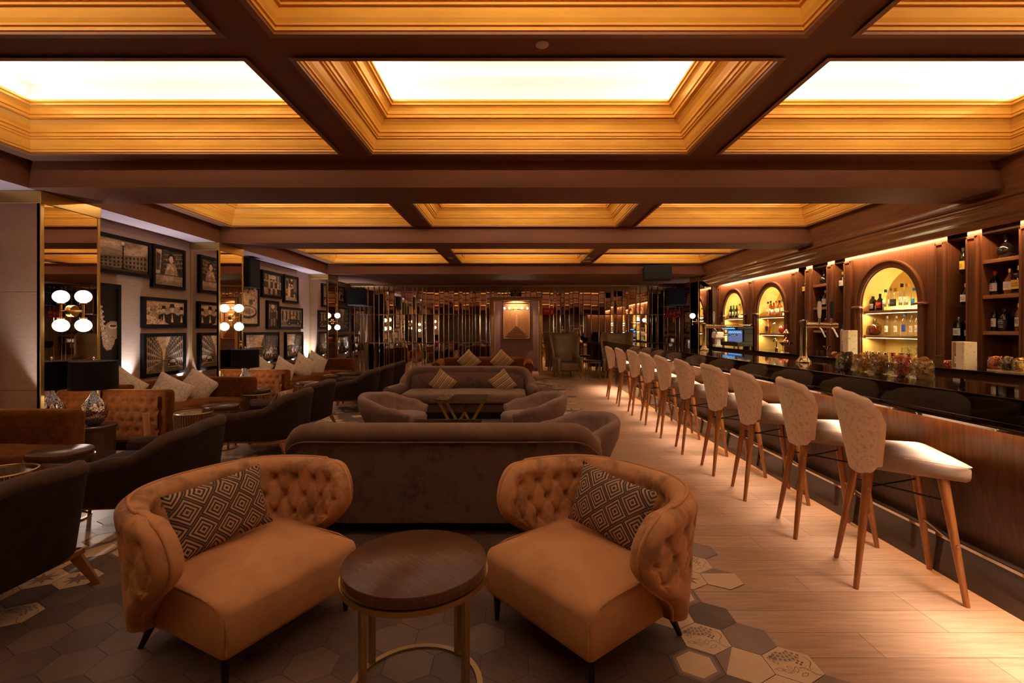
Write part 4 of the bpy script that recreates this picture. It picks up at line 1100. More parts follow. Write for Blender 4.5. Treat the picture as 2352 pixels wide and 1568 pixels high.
# ================================================================ bar stools
def stool():
    t = thing('bar_stool', '', 'bar stool', (0, 0, 0), 0, 'champagne velvet bar stools along the bar')   # faces +X
    def smap(x, y, z):
        k = min(1.05, max(0, (z-.60)/.46)); return (-.075-(-.03-x)/.16*(.07+.065*k), y*(.70+.32*k**.8), z)
    b = MB()
    P_ = [(-.03, -.200), (-.10, -.190), (-.165, -.13), (-.19, -.04), (-.19, .04), (-.165, .13), (-.10, .190), (-.03, .200)]
    tp = [(0, .92), (.07, .98), (.16, 1.03), (.32, 1.05), (.68, 1.05), (.84, 1.02), (.93, .965), (1, .90)]
    bo = [(0, .66), (.12, .62), (.30, .60), (.70, .60), (.88, .62), (1, .66)]
    shell(b, P_, lambda u: interp(tp, u), lambda u: interp(bo, u), .075, flare=0, N=60, m=10, th_bot=.05)
    for i, (x, y, z) in enumerate(b.v):
        k = (z-.60)/.46; b.v[i] = smap(x, y, z)
    bk_ = b.build('backrest', [M['stoolback']], t)
    # smooth inner lining and edge band over the rim
    p2 = resample(catmull(P_, 10), 60); top = []
    for i, p in enumerate(p2):
        u = i/60; z = interp(tp, u)-.035; k = (z-.60)/.46
        top.append((p.x, p.y, z))
    def endp(s_): return [(-.03, s_*.200, .60+.46*k) for k in (.14, .24, .34, .44, .54)]
    rb_ = MB().tube(endp(-1)+top+endp(1)[::-1], .0405, 12); rb_.v = [smap(*q) for q in rb_.v]; rb_.build('rim_band', M['stoolrim'], bk_)
    s = MB(); softbox(s, -.13, .31, -.225, .225, .635, .735, .035, .03, 8)
    s.v = [(x, y*(1 if x > .12 else max(.52, 1-(.12-x)*1.6)), z-.02*max(0, (x-.12)/.19)**2) for x, y, z in s.v]; se_ = s.build('seat', M['stool'], t)
    MB().tube([(.03, -.192, .722), (.12, -.226, .722), (.28, -.226, .706), (.306, -.2, .702), (.312, 0, .702), (.306, .2, .702), (.28, .226, .706), (.12, .226, .722), (.03, .192, .722)], .003, 5).build('piping', M['stoolback'], se_)
    tops = ((-.10, -.10), (.20, -.17), (.20, .17), (-.10, .10)); feet = ((-.185, -.19), (.285, -.205), (.285, .205), (-.185, .19))
    LG = []
    for (a, f_) in zip(tops, feet):
        LG.append(MB().tube([(a[0], a[1], .64), (f_[0], f_[1], 0)], [.0255, .0135], 14).build('leg', M['legwood'], t))
    def on(i, z): k = 1-z/.65; return (tops[i][0]+(feet[i][0]-tops[i][0])*k, tops[i][1]+(feet[i][1]-tops[i][1])*k, z)
    MB().tube([on(0, .53), on(2, .53)], .005, 8).tube([on(1, .515), on(3, .515)], .005, 8).build('cross_brace', M['blackm'], t)
    MB().tube([on(1, .30), on(2, .30)], .007, 10).build('footrest', M['chrome'], t)
    for i in range(4):
        q = on(i, .30 if i in (1, 2) else .53); g = MB(); sg = -1 if q[1] < 0 else 1
        g.tube([(q[0], q[1], q[2]), (q[0], q[1]+sg*.025, q[2])], .006, 8); g.build('bolt', M['steelpipe'], LG[i])
    return t
st = stool()
ordn = ['nearest the camera', 'second from the camera', 'third from the camera', 'fourth from the camera', 'fifth from the camera', 'sixth from the camera', 'fifth from the far end', 'fourth from the far end', 'third from the far end', 'at the far end of the row']
# (x, y) of the rear near leg foot and turn of each stool
SP = [(1.835, 2.61, -20), (1.86, 3.22, -13), (1.86, 3.93, -10), (1.88, 4.60, -5), (1.85, 5.38, -8), (1.85, 6.18, -8), (1.88, 7.02, -4), (1.88, 7.83, -4), (1.85, 8.70, -6), (1.83, 9.58, -6)]
for i, (fx, fy, dg) in enumerate(SP):
    a = R(dg); c, s_ = math.cos(a), math.sin(a); lx, ly = -.185, -.19
    loc = (fx-(c*lx-s_*ly), fy-(s_*lx+c*ly), 0)
    lb = 'champagne velvet bar stool '+ordn[i]
    if i == 0: st.location = loc; st.rotation_euler = (0, 0, a); st['label'] = lb
    else: dup(st, loc, a, lb)

# ================================================================ wing chairs at the far end
def wing(label, loc, rz):
    t = thing('wingback_chair', label, 'armchair', loc, rz, 'leather wingback chairs')   # faces -Y
    P_ = [(-.40, -.16), (-.37, .06), (-.26, .20), (-.12, .24), (.12, .24), (.26, .20), (.37, .06), (.40, -.16)]
    tp = [(0, .60), (.06, .66), (.13, 1.20), (.2, 1.31), (.5, 1.27), (.8, 1.31), (.87, 1.20), (.94, .66), (1, .60)]
    b = MB(); shell(b, P_, lambda u: interp(tp, u), lambda u: .18, .07, flare=.06, N=72, m=12)
    for i, (x, y, z) in enumerate(b.v):
        k = .80+.20*min(1, max(0, (z-.5)/.7)) if z > .5 else .80+.14*max(0, (.5-z)/.3)
        b.v[i] = (x*k, y+.06*max(0, z-.5), z)
    b.build('winged_back', M['leather'], t)
    s = MB(); softbox(s, -.29, .29, -.36, .16, .22, .43, .04, .02, 6); s.build('seat', M['taupel'], t)
    for sg in (-1, 1):
        m = MB(); m.tube([(sg*.33, -.34, .54), (sg*.34, -.1, .58), (sg*.33, .1, .60)], .05, 10); m.build('arm', M['leather'], t)
        m = MB(); softbox(m, *sorted((sg*.29, sg*.37)), -.34, .12, .18, .55, .02, 0, 3); m.build('arm_panel', M['leather'], t)
    for (x, y) in ((-.28, -.31), (.28, -.31), (-.24, .2), (.24, .2)):
        MB().tube([(x, y, .22), (x*1.12, y*1.1, 0)], [.024, .013], 10).build('leg', M['legwood'], t)
    return t
wg = wing('tall leather wingback chair with a plum cushion before the mirrors', (1.42, 13.85, 0), R(18))
dup(wg, (2.87, 13.8, 0), R(-12), 'tall leather wingback chair half hidden by the bar stools')
cushion('plum_cushion', .44, .26, .10, M['plum'], 'plum cushion on the leather wingback chair', 'cushion', local(wg, (0, .0, .575)), (R(-12), 0, R(18)))
round_table('round brass framed table between the wingback chairs', (pxf(1361, 13.45), 13.45, 0), .25, .53, None, M['walnutd'])
# ================================================================ framed sepia photographs
import numpy as np
class Img:
    def __init__(s, w, h, seed=0, base=.3):
        s.w, s.h = w, h; s.rs = np.random.RandomState(seed); s.a = np.full((h, w), base, float)
        s.Y, s.X = np.mgrid[0:h, 0:w]; s.u = (s.X+.5)/w; s.v = 1-(s.Y+.5)/h     # v up
    def rect(s, u0, u1, v0, v1, c): m = (s.u >= u0) & (s.u < u1) & (s.v >= v0) & (s.v < v1); s.a[m] = c; return s
    def ell(s, cu, cv, ru, rv, c): m = ((s.u-cu)/ru)**2+((s.v-cv)/rv)**2 < 1; s.a[m] = c; return s
    def poly(s, pts, c):
        m = np.zeros(s.a.shape, bool); n = len(pts)
        for i in range(n):
            (x0, y0), (x1, y1) = pts[i], pts[(i+1) % n]
            if y0 == y1: continue
            t = ((y0 > s.v) != (y1 > s.v)) & (s.u < (x1-x0)*(s.v-y0)/(y1-y0)+x0); m ^= t
        s.a[m] = c if not callable(c) else c(s.u, s.v)[m]; return s
    def noise(s, k=.05):
        for n_, g in ((6, .10), (14, .10), (34, .10)):
            q = s.rs.uniform(-1, 1, (n_+2, n_+2)); yy, xx = s.v*n_, s.u*n_; i = yy.astype(int); j = xx.astype(int); fy, fx = yy-i, xx-j
            i = np.clip(i, 0, n_); j = np.clip(j, 0, n_)
            s.a = s.a*(1+g*2.2*((q[i, j]*(1-fx)+q[i, j+1]*fx)*(1-fy)+(q[i+1, j]*(1-fx)+q[i+1, j+1]*fx)*fy))
        s.a += s.rs.uniform(-k, k, s.a.shape); s.smooth(1); return s
    def smooth(s, n=1):
        for _ in range(n):
            p = np.pad(s.a, 1, mode='edge'); s.a = (p[1:-1, 1:-1]*2+p[:-2, 1:-1]+p[2:, 1:-1]+p[1:-1, :-2]+p[1:-1, 2:])/6
        return s
def windows(im, f, u0, u1, n, rows, c):   # rows of windows on a facade whose height follows f(u)
    for i in range(n):
        a = u0+(u1-u0)*i/n; b = a+(u1-u0)/n*.5
        for r_ in range(rows):
            def q(u, k): lo, hi = f(u); return lo+(hi-lo)*k
            k0, k1 = (r_+.25)/rows, (r_+.8)/rows
            im.poly([(a, q(a, k0)), (b, q(b, k0)), (b, q(b, k1)), (a, q(a, k1))], c)
def pic_plaza(w, h):
    im = Img(w, h, 1, .45)
    im.a = .42+.12*np.sin(9*im.u+5*im.v)*np.sin(11*im.v-3*im.u)+.12*im.v
    f = lambda u: (.10, .38+.22*(u-.30)/.7); im.poly([(.30, .1), (1, .05), (1, .62), (.3, .40)], .30); windows(im, f, .32, 1, 12, 3, .06)
    im.poly([(0, .1), (.22, .1), (.22, .34), (0, .46)], .36); windows(im, lambda u: (.12, .44-.5*u), 0, .22, 6, 3, .10)
    im.rect(0, 1, 0, .10, .14); im.rect(.615, .635, .05, .86, .03); im.ell(.625, .90, .022, .06, .95); im.rect(.59, .66, .80, .82, .03); im.rect(.60, .65, .05, .12, .03)
    return im.noise(.05)
def pic_woman(w, h):
    im = Img(w, h, 2, .12)
    for r_ in range(5): im.poly([(.3, .45+.13*r_), (1, .55+.13*r_), (1, .57+.13*r_), (.3, .465+.13*r_)], .5)
    for k in range(26): u = .38+.6*(k/26); im.rect(u, u+.014, .55+.13*(k % 3), .62+.13*(k % 3), .35+.4*(k % 2))
    im.poly([(0, .3), (.18, .3), (.24, .98), (0, .98)], .55); im.poly([(.05, .4), (.16, .4), (.2, .85), (.05, .9)], .15)
    im.poly([(.34, .30), (.42, .58), (.58, .66), (.74, .60), (.84, .30)], .55); im.ell(.58, .76, .085, .11, .82); im.poly([(.48, .72), (.47, .86), (.58, .92), (.70, .86), (.68, .64), (.65, .74), (.62, .85), (.53, .85)], .05)
    im.ell(.555, .77, .012, .008, .1); im.ell(.605, .77, .012, .008, .1); im.rect(.56, .605, .705, .715, .2)
    im.poly([(.40, .45), (.50, .60), (.54, .56), (.46, .40)], .8); im.poly([(.70, .46), (.56, .60), (.52, .55), (.64, .40)], .8)
    im.rect(0, 1, 0, .28, .42); im.rect(.3, 1, .14, .28, .6)
    for k in range(14): im.rect(k/14, k/14+.006, 0, .13, .2)
    return im.noise(.05)
def pic_men(w, h):
    im = Img(w, h, 3, .5); im.rect(0, 1, .8, 1, .65)
    rs = im.rs
    for k in range(60): im.ell(rs.uniform(0, .4), rs.uniform(.2, .75), .02, .03, rs.uniform(.1, .9))
    for (c, hh, s_) in ((.45, .56, .9), (.67, .60, 1.15), (.93, .55, .9)):
        im.poly([(c-.17*s_, 0), (c-.15*s_, hh-.2), (c, hh-.06), (c+.15*s_, hh-.2), (c+.18*s_, 0)], .05)
        im.poly([(c-.03, .1), (c, hh-.08), (c+.035, .1)], .8); im.ell(c, hh+.06*s_, .05*s_, .12*s_, .72)
        im.poly([(c-.09*s_, hh+.12*s_), (c+.09*s_, hh+.14*s_), (c+.055*s_, hh+.17*s_), (c+.045*s_, hh+.28*s_), (c-.045*s_, hh+.28*s_), (c-.055*s_, hh+.16*s_)], .05)
    im.poly([(0, 0), (.6, 0), (.35, .22), (0, .42)], .78)
    for k in range(25): im.ell(rs.uniform(0, .4), rs.uniform(.02, .3), .015, .03, rs.uniform(.3, .6))
    return im.noise(.05)
def pic_street(w, h, seed=4, car=True):
    im = Img(w, h, seed, .8); vx, vy = .46, .34; rs = im.rs
    im.poly([(0, 0), (1, 0), (vx+.02, vy), (vx-.02, vy)], .22)
    im.poly([(0, 0), (vx-.02, vy), (vx-.04, .62), (.22, 1), (0, 1)], .42); im.poly([(1, 0), (vx+.02, vy), (vx+.05, .58), (.66, 1), (1, 1)], .32)
    for sd in (-1, 1):
        for i in range(14):
            t0, t1 = i/14, (i+.55)/14
            def X(t): return (vx+sd*.03)+(sd*(.5+.04)-sd*.03)*(t**1.7)
            for r_ in range(7):
                def Yy(t, k): return vy+(k-.34)*(.25+1.3*t**1.7)
                k0 = .20+r_*.17
                im.poly([(X(t0), Yy(t0, k0)), (X(t1), Yy(t1, k0)), (X(t1), Yy(t1, k0+.10)), (X(t0), Yy(t0, k0+.10))], .04+.05*rs.rand())
                im.poly([(X(t0), Yy(t0, k0-.03)), (X(t1), Yy(t1, k0-.03)), (X(t1), Yy(t1, k0-.01)), (X(t0), Yy(t0, k0-.01))], .72)
    im.poly([(.40, 0), (.48, 0), (.462, vy), (.455, vy)], .5)
    if car:
        im.poly([(.56, .10), (.56, .24), (.62, .36), (.78, .36), (.84, .24), (.84, .10)], .08); im.poly([(.61, .25), (.645, .34), (.76, .34), (.79, .25)], .55)
        im.ell(.60, .20, .022, .02, .9); im.ell(.80, .20, .022, .02, .9); im.rect(.57, .83, .12, .145, .6)
    return im.noise(.07)
def pic_crowd(w, h, seed=5, n=8):
    im = Img(w, h, seed, .14); rs = im.rs
    for k in range(5): im.rect(.1+k*.17, .2+k*.17, .62, .95, .30+.3*rs.rand())
    im.ell(.5, .85, .2, .09, .75)
    for k in range(n):
        c = .08+k*.86/(n-1); hh = .62+.06*rs.rand(); br = rs.choice([.12, .55, .8])
        im.ell(c, hh, .035, .035, .75); im.poly([(c-.05, hh-.04), (c+.05, hh-.04), (c+.045, hh-.32), (c-.045, hh-.32)], br)
        im.poly([(c-.045, hh-.32), (c-.005, hh-.32), (c-.02, .04), (c-.05, .04)], .7 if br < .5 else .1); im.poly([(c+.005, hh-.32), (c+.045, hh-.32), (c+.06, .04), (c+.03, .04)], .7 if br < .5 else .1)
        im.poly([(c+.04, hh-.06), (c+.09, hh+.08), (c+.075, hh+.09), (c+.025, hh-.10)], .65)
    return im.noise(.06)
def pic_car(w, h):
    im = Img(w, h, 6, .45)
    for k in range(6): im.rect(k/6+.02, k/6+.05, .3, 1, .6); im.rect(k/6+.06, k/6+.13, .35, .9, .12)
    im.rect(0, 1, 0, .26, .3); im.poly([(.28, .16), (.27, .38), (.40, .42), (.47, .68), (.70, .68), (.78, .44), (.93, .38), (.95, .16)], .09)
    im.poly([(.44, .44), (.49, .64), (.58, .64), (.58, .44)], .5); im.poly([(.60, .44), (.60, .64), (.69, .63), (.75, .44)], .5)
    for c in (.40, .82): im.ell(c, .18, .075, .13, .03); im.ell(c, .18, .035, .06, .6)
    im.ell(.31, .36, .02, .035, .9); im.rect(.27, .95, .30, .315, .55); im.rect(0, 1, .03, .06, .55)
    return im.noise(.05)
def pic_bowl(w, h):
    im = Img(w, h, 7, .65); rs = im.rs
    for k in range(80): im.ell(rs.uniform(0, 1), rs.uniform(.55, 1), .05, .025, rs.uniform(.05, .9))
    im.ell(.35, .62, .28, .12, .85); im.ell(.62, .52, .12, .07, .2); im.ell(.45, .28, .50, .16, .12); im.ell(.45, .30, .44, .12, .72); im.ell(.5, .30, .28, .07, .45); im.rect(0, 1, 0, .10, .75)
    return im.noise(.05)
def pic_market(w, h, seed=8):
    im = Img(w, h, seed, .2); rs = im.rs
    im.poly([(0, .5), (.45, .55), (.55, 1), (0, 1)], .7); im.poly([(.6, .5), (1, .4), (1, 1), (.55, 1)], .1)
    for k in range(8): im.rect(.62+k*.05, .635+k*.05, .5, .95, .45)
    im.poly([(.02, .52), (.24, .76), (.52, .52)], .85); im.rect(.12, .13, .7, 1, .05); im.rect(.05, .22, .92, .935, .05)
    for k in range(90):
        c, y = rs.uniform(0, .98), rs.uniform(.08, .48); s_ = .5+(.5-y)*1.4
        im.ell(c, y+.05*s_, .012*s_, .02*s_, .7); im.rect(c-.016*s_, c+.016*s_, y-.08*s_, y+.035*s_, rs.choice([.05, .12, .6, .85]))
    im.rect(0, 1, 0, .05, .12)
    return im.noise(.06)
def pic_couple(w, h, seed=9):
    im = Img(w, h, seed, .15); im.poly([(0, 0), (1, 0), (.8, .3), (.1, .2)], .6); im.rect(.05, .3, .3, .95, .4); im.rect(.1, .25, .5, .85, .1); im.rect(.7, .95, .4, 1, .3); im.ell(.55, .9, .08, .05, .9)
    for c, b_ in ((.38, .85), (.58, .12)):
        im.ell(c, .68, .07, .06, .75); im.poly([(c-.11, .60), (c+.11, .60), (c+.15, .15), (c-.15, .15)], b_)
    im.ell(.58, .74, .12, .025, .05); im.poly([(.35, .52), (.7, .62), (.7, .57), (.37, .46)], .8)
    return im.noise(.06)
def pic_sax(w, h):
    im = Img(w, h, 10, .03)
    path = [(.40, .90), (.50, .93), (.58, .88), (.62, .74), (.66, .58), (.70, .44), (.74, .33), (.81, .30), (.86, .36), (.87, .45), (.90, .53)]
    N_ = 160
    for q in range(N_):
        t = q/(N_-1)*(len(path)-1); i = min(len(path)-2, int(t)); f = t-i
        x = path[i][0]+(path[i+1][0]-path[i][0])*f; y = path[i][1]+(path[i+1][1]-path[i][1])*f; r_ = .012+.055*(t/(len(path)-1))**1.5+(.035 if t > 9 else 0)
        im.ell(x, y, r_*1.6, r_*.8, .30+.30*abs(math.sin(23*t)))
    for k in range(16): im.ell(.60+.009*k+(.035 if k % 2 else -.02), .80-.028*k, .030, .013, .9); im.ell(.60+.009*k+(.035 if k % 2 else -.02), .80-.028*k, .014, .006, .1)
    im.ell(.91, .55, .11, .028, .95); im.ell(.91, .555, .08, .018, .15)
    return im
def sep(a):
    a = np.clip(a*1.15, 0, 1)**1.35; lo = np.array([.010, .006, .004]); hi = np.array([1.0, .70, .46])
    return lo+(hi-lo)*a[..., None]
def picture(label, ya, yb, za, zb, fn, kind=None, wall='L', fr=.05, res=130, mat_w=.0):
    X = XL if wall == 'L' else XR; sg = 1 if wall == 'L' else -1
    t = thing('framed_picture', label, 'picture', (X, (ya+yb)/2, (za+zb)/2), 0, 'framed sepia photographs')
    hy, hz = (yb-ya)/2, (zb-za)/2; d = .055
    f = MB()
    f.box(0, d, -hy, -hy+fr, -hz, hz); f.box(0, d, hy-fr, hy, -hz, hz); f.box(0, d, -hy+fr, hy-fr, -hz, -hz+fr); f.box(0, d, -hy+fr, hy-fr, hz-fr, hz)
    if sg < 0: f.v = [(-x, y, z) for x, y, z in f.v]
    f.build('frame', M['black'], t, bevel=.004)
    w_, h_ = 2*(hy-fr), 2*(hz-fr); H_ = int(res*min(1, h_/.45)); W_ = max(8, int(H_*w_/h_)); im = fn(W_, H_); c = sep(im.smooth(0).a)
    vs = []; x = sg*(d-.018)
    # the wall seen from inside the room: y grows to the right on the left wall
    Ys = np.linspace(-hy+fr, hy-fr, W_+1); Zs = np.linspace(hz-fr, -hz+fr, H_+1)
    if sg < 0: Ys = Ys[::-1]
    V = [(x, float(y), float(z)) for z in Zs for y in Ys]
    F = [(r_*(W_+1)+k, (r_+1)*(W_+1)+k, (r_+1)*(W_+1)+k+1, r_*(W_+1)+k+1) for r_ in range(H_) for k in range(W_)]
    me = bpy.data.meshes.new('photo_print'); me.from_pydata(V, [], F); me.materials.append(M['sepia'])
    ca = me.color_attributes.new('print', 'FLOAT_COLOR', 'CORNER')
    cc = np.ones((H_*W_, 4, 4)); cc[:, :, :3] = c.reshape(-1, 1, 3); ca.data.foreach_set('color', cc.ravel())
    o = bpy.data.objects.new('photo_print', me); COL.objects.link(o); o.parent = t
    return t
picture('wide framed sepia photograph of a colonnaded building and a street lamp', 5.45, 6.66, 2.09, 2.58, pic_plaza)
picture('framed sepia photograph of a woman behind a bar counter', 6.69, 7.35, 1.98, 2.585, pic_woman)
picture('framed sepia photograph of men in hats at a table', 6.52, 7.38, 1.415, 1.84, pic_men)
picture('framed sepia photograph of a narrow street with an old car', 6.52, 7.36, .735, 1.34, pic_street)
picture('tall dark framed picture of a saxophone', 5.40, 6.15, .80, 1.96, pic_sax)
picture('tall framed sepia photograph of a large bowl on a table', 8.75, 9.47, 1.45, 2.33, pic_bowl)
picture('framed sepia photograph of a row of dancers with raised arms', 9.58, 10.42, 2.04, 2.58, pic_crowd)
picture('upright framed sepia photograph of a couple in a street', 10.48, 11.17, 1.98, 2.59, pic_couple)
picture('narrow upright framed sepia photograph of a crowd', 9.78, 10.26, 1.40, 1.98, lambda w, h: pic_crowd(w, h, 15, 4))
picture('framed sepia photograph of a vintage car', 10.29, 11.40, 1.40, 1.88, pic_car)
picture('large framed sepia photograph of a market with a white canopy', 8.95, 10.27, .735, 1.335, pic_market)
picture('framed sepia photograph of musicians before a shuttered door', 10.56, 11.42, .73, 1.33, lambda w, h: pic_market(w, h, 21))
picture('highest of three framed photographs in the far left corner', 13.55, 14.2, 2.15, 2.62, lambda w, h: pic_couple(w, h, 12), res=60)
picture('middle of three framed photographs in the far left corner', 13.60, 14.55, 1.32, 2.02, lambda w, h: pic_street(w, h, 13, False), res=60)
picture('lowest of three framed photographs in the far left corner', 13.60, 14.55, .70, 1.22, lambda w, h: pic_crowd(w, h, 14, 6), res=60)
picture('highest framed photograph on the dark wall past the back bar', 13.5, 14.4, 2.02, 2.60, lambda w, h: pic_couple(w, h, 16), wall='R', res=50)
picture('middle framed photograph on the dark wall past the back bar', 13.4, 14.4, 1.25, 1.93, lambda w, h: pic_market(w, h, 17), wall='R', res=50)
picture('lowest framed photograph on the dark wall past the back bar', 13.4, 14.4, .60, 1.15, lambda w, h: pic_crowd(w, h, 18, 5), wall='R', res=50)

# ================================================================ speakers, signs, detectors
def speaker(label, loc, sx, sy, sz, rz=0, tilt=0):
    t = thing('loudspeaker', label, 'speaker', loc, rz)
    t.rotation_euler = (tilt, 0, rz)
    MB().box(-sx/2, sx/2, -sy/2+.01, sy/2, 0, sz).build('cabinet', M['blackm'], t, bevel=.012)
    MB().box(-sx/2+.015, sx/2-.015, -sy/2, -sy/2+.012, .015, sz-.015).build('grille', M['speck'], t, bevel=.004)
    MB().box(-.03, .03, sy/2, sy/2+.06, sz*.4, sz*.6).build('wall_bracket', M['blackm'], t)
    return t
speaker('black ceiling loudspeaker below the last ceiling beam', (3.40, 11.63, 2.575), .64, .30, .33, R(-6), R(-6))
speaker('black wall loudspeaker above the bowl photograph', (XL+.12, 9.08, 2.17), .36, .12, .55, R(90))
speaker('black loudspeaker in the far left corner', (-4.74, 14.45, 2.10), .52, .30, .50, R(10))
speaker('black loudspeaker in the far right corner', (4.78, 14.45, 2.10), .50, .30, .50, R(-10))
sg_ = thing('exit_sign', 'black SALIDA EXIT sign on the mirrors above the opening', 'sign', (0.0, YB-.035, 2.48))
MB().box(-.165, .165, -.012, .012, -.085, .085).build('sign_plate', M['blackm'], sg_, bevel=.003)
signm = mat('sign_lettering', (.95, .72, .58), .5)
text_mesh('SALIDA', .088, 'lettering', signm, sg_, (0, -.0135, .038), (R(90), 0, 0)); text_mesh('EXIT', .088, 'lettering', signm, sg_, (0, -.0135, -.042), (R(90), 0, 0))
al_ = thing('alarm_sign', 'red fire alarm sign with white sound waves on the far right mirrors', 'sign', (4.81, YB-.05, 1.855))
MB().box(-.23, .23, -.008, .008, -.105, .105).build('sign_plate', M['redsign'], al_, bevel=.003)
m = MB()
def arcs(cx, r_, a0, a1, wd):
    pts_ = [(cx+r_*math.cos(R(a)), r_*math.sin(R(a))) for a in range(a0, a1+1, 10)]
    for p, q in zip(pts_, pts_[1:]):
        p = Vector(p); q = Vector(q); n = Vector((-(q-p).y, (q-p).x)).normalized()*wd/2
        m.quad((p.x-n.x, -.0095, p.y-n.y), (q.x-n.x, -.0095, q.y-n.y), (q.x+n.x, -.0095, q.y+n.y), (p.x+n.x, -.0095, p.y+n.y))
for r_ in (.035, .058, .080): arcs(-.04, r_, -50, 50, .013); arcs(-.04, r_, 130, 230, .013)
arcs(-.04, .010, 0, 360, .016); arcs(-.17, .03, 110, 250, .013)
for i, z in enumerate((.07, .05, .03, .01, -.055, -.075)): m.box(.09, .09+(.12 if i < 4 else .085), -.0096, -.0088, z-.005, z+.005)
m.build('white_symbols', M['paper'], al_)
rs_ = thing('fire_sign_reflection', 'small red plate in place of an extinguisher sign mirrored beside the opening', 'sign', (.80+.2, YB-.045, 1.93))  # solid plate added where the mirrors would reflect a sign
MB().box(-.17, .17, -.006, .006, -.10, .10).build('sign_plate', M['redsign'], rs_, bevel=.003)
MB().box(.08, .12, -.0075, -.006, -.06, .05).box(-.14, .02, -.0075, -.006, .03, .045).box(-.14, .02, -.0075, -.006, -.01, .005).build('white_symbols', mat('reflected_print', (.75, .35, .3), .5), rs_)
def detector(label, x, y, z, r_=.05):
    o = MB().lathe([(0, 0), (r_, 0), (r_, -.006), (r_*.9, -.014), (r_*.6, -.03), (r_*.5, -.034), (0, -.034)], 32, caps=False).build('smoke_detector', mat('warm_white_plastic', (.70, .58, .50), .5), None, (x, y, z))
    tag(o, label, 'smoke detector', 'ceiling detectors'); MB().lathe([(0, -.034), (.006, -.034), (.006, -.038), (0, -.038)], 10, caps=False).build('indicator', M['blackm'], o); return o
o = MB().lathe([(0, 0), (.038, 0), (.038, -.004), (.034, -.007), (0, -.007)], 40, caps=False).build('ceiling_cap', mat('warm_white_plastic', (.70, .58, .50), .5), None, (.147, 2.72, ZC)); tag(o, 'small round white cap on the brown ceiling near the camera', 'ceiling cap')
detector('white smoke detector on the ceiling rib left of centre, far back', -1.46, 10.85, ZC, .065); detector('white smoke detector on the ceiling rib right of centre, far back', 1.60, 10.85, ZC, .065)
o = MB().box(-.10, .10, -.05, .05, -.03, 0).build('emergency_light', mat('warm_white_plastic', (.70, .58, .50), .5), None, (1.66, 11.3, ZC), None, bevel=.005); tag(o, 'small white box light on the ceiling rib by the far detector', 'light')

# ================================================================ carved panel and chandelier in the alcove
cp_ = thing('carved_panel', 'carved wooden panel of nested stepped rectangles on the purple wall', 'wall panel', (.02, 15.93, 1.68))
g = MB(); W2, H2 = .43, .60
g.box(-W2, -W2+.03, -.05, 0, -H2, H2).box(W2-.03, W2, -.05, 0, -H2, H2).box(-W2, W2, -.05, 0, H2-.03, H2).box(-W2, W2, -.05, 0, -H2, -H2+.03); g.build('frame', M['reliefwood'], cp_, bevel=.004)
g = MB()
for k in range(9):
    a, b_ = W2-.04-.042*k, H2-.05-.042*k
    if a < .02: a = .02
    dpt = .010+.022*k
    g.box(-a, a, -dpt-.006, -.001, -b_, b_, 1).box(-a+.011, a-.011, -dpt-.016, -.001, -b_+.011, b_-.011, 0)  # dark walnut borders put in for the shade lines between steps
g.build('stepped_relief', [M['reliefwood'], M['walnut']], cp_)
cd = thing('chandelier', 'brass chandelier with five glowing bulbs before the carved panel', 'chandelier', (0.0, 15.35, 2.03))
g = MB(); g.tube([(0, 0, .03), (0, 0, .58)], .006, 8); g.lathe([(0, -.02), (.03, -.01), (.03, .02), (0, .03)], 16, caps=False)
bp_ = [(-.36, .0), (-.21, .06), (0, .10), (.19, -.08), (.36, .02), ]
for (x, y) in bp_: g.tube([(0, 0, 0), (x*.5, y*.5, -.03), (x, y, .0)], .006, 6)
ca_ = g.build('brass_arms', M['brass'], cd)
for (x, y) in bp_: MB().lathe([(0, -.015), (.02, -.006), (.026, .02), (.016, .045), (0, .052)], 14, (x, y, .01), caps=False).build('bulb', M['bulb'], ca_)
lamp('alcove_downlight', 'SPOT', (.02, 15.62, 2.57), 110, (1, .66, .38), .02, None, (R(18), 0, 0), 95, .8)

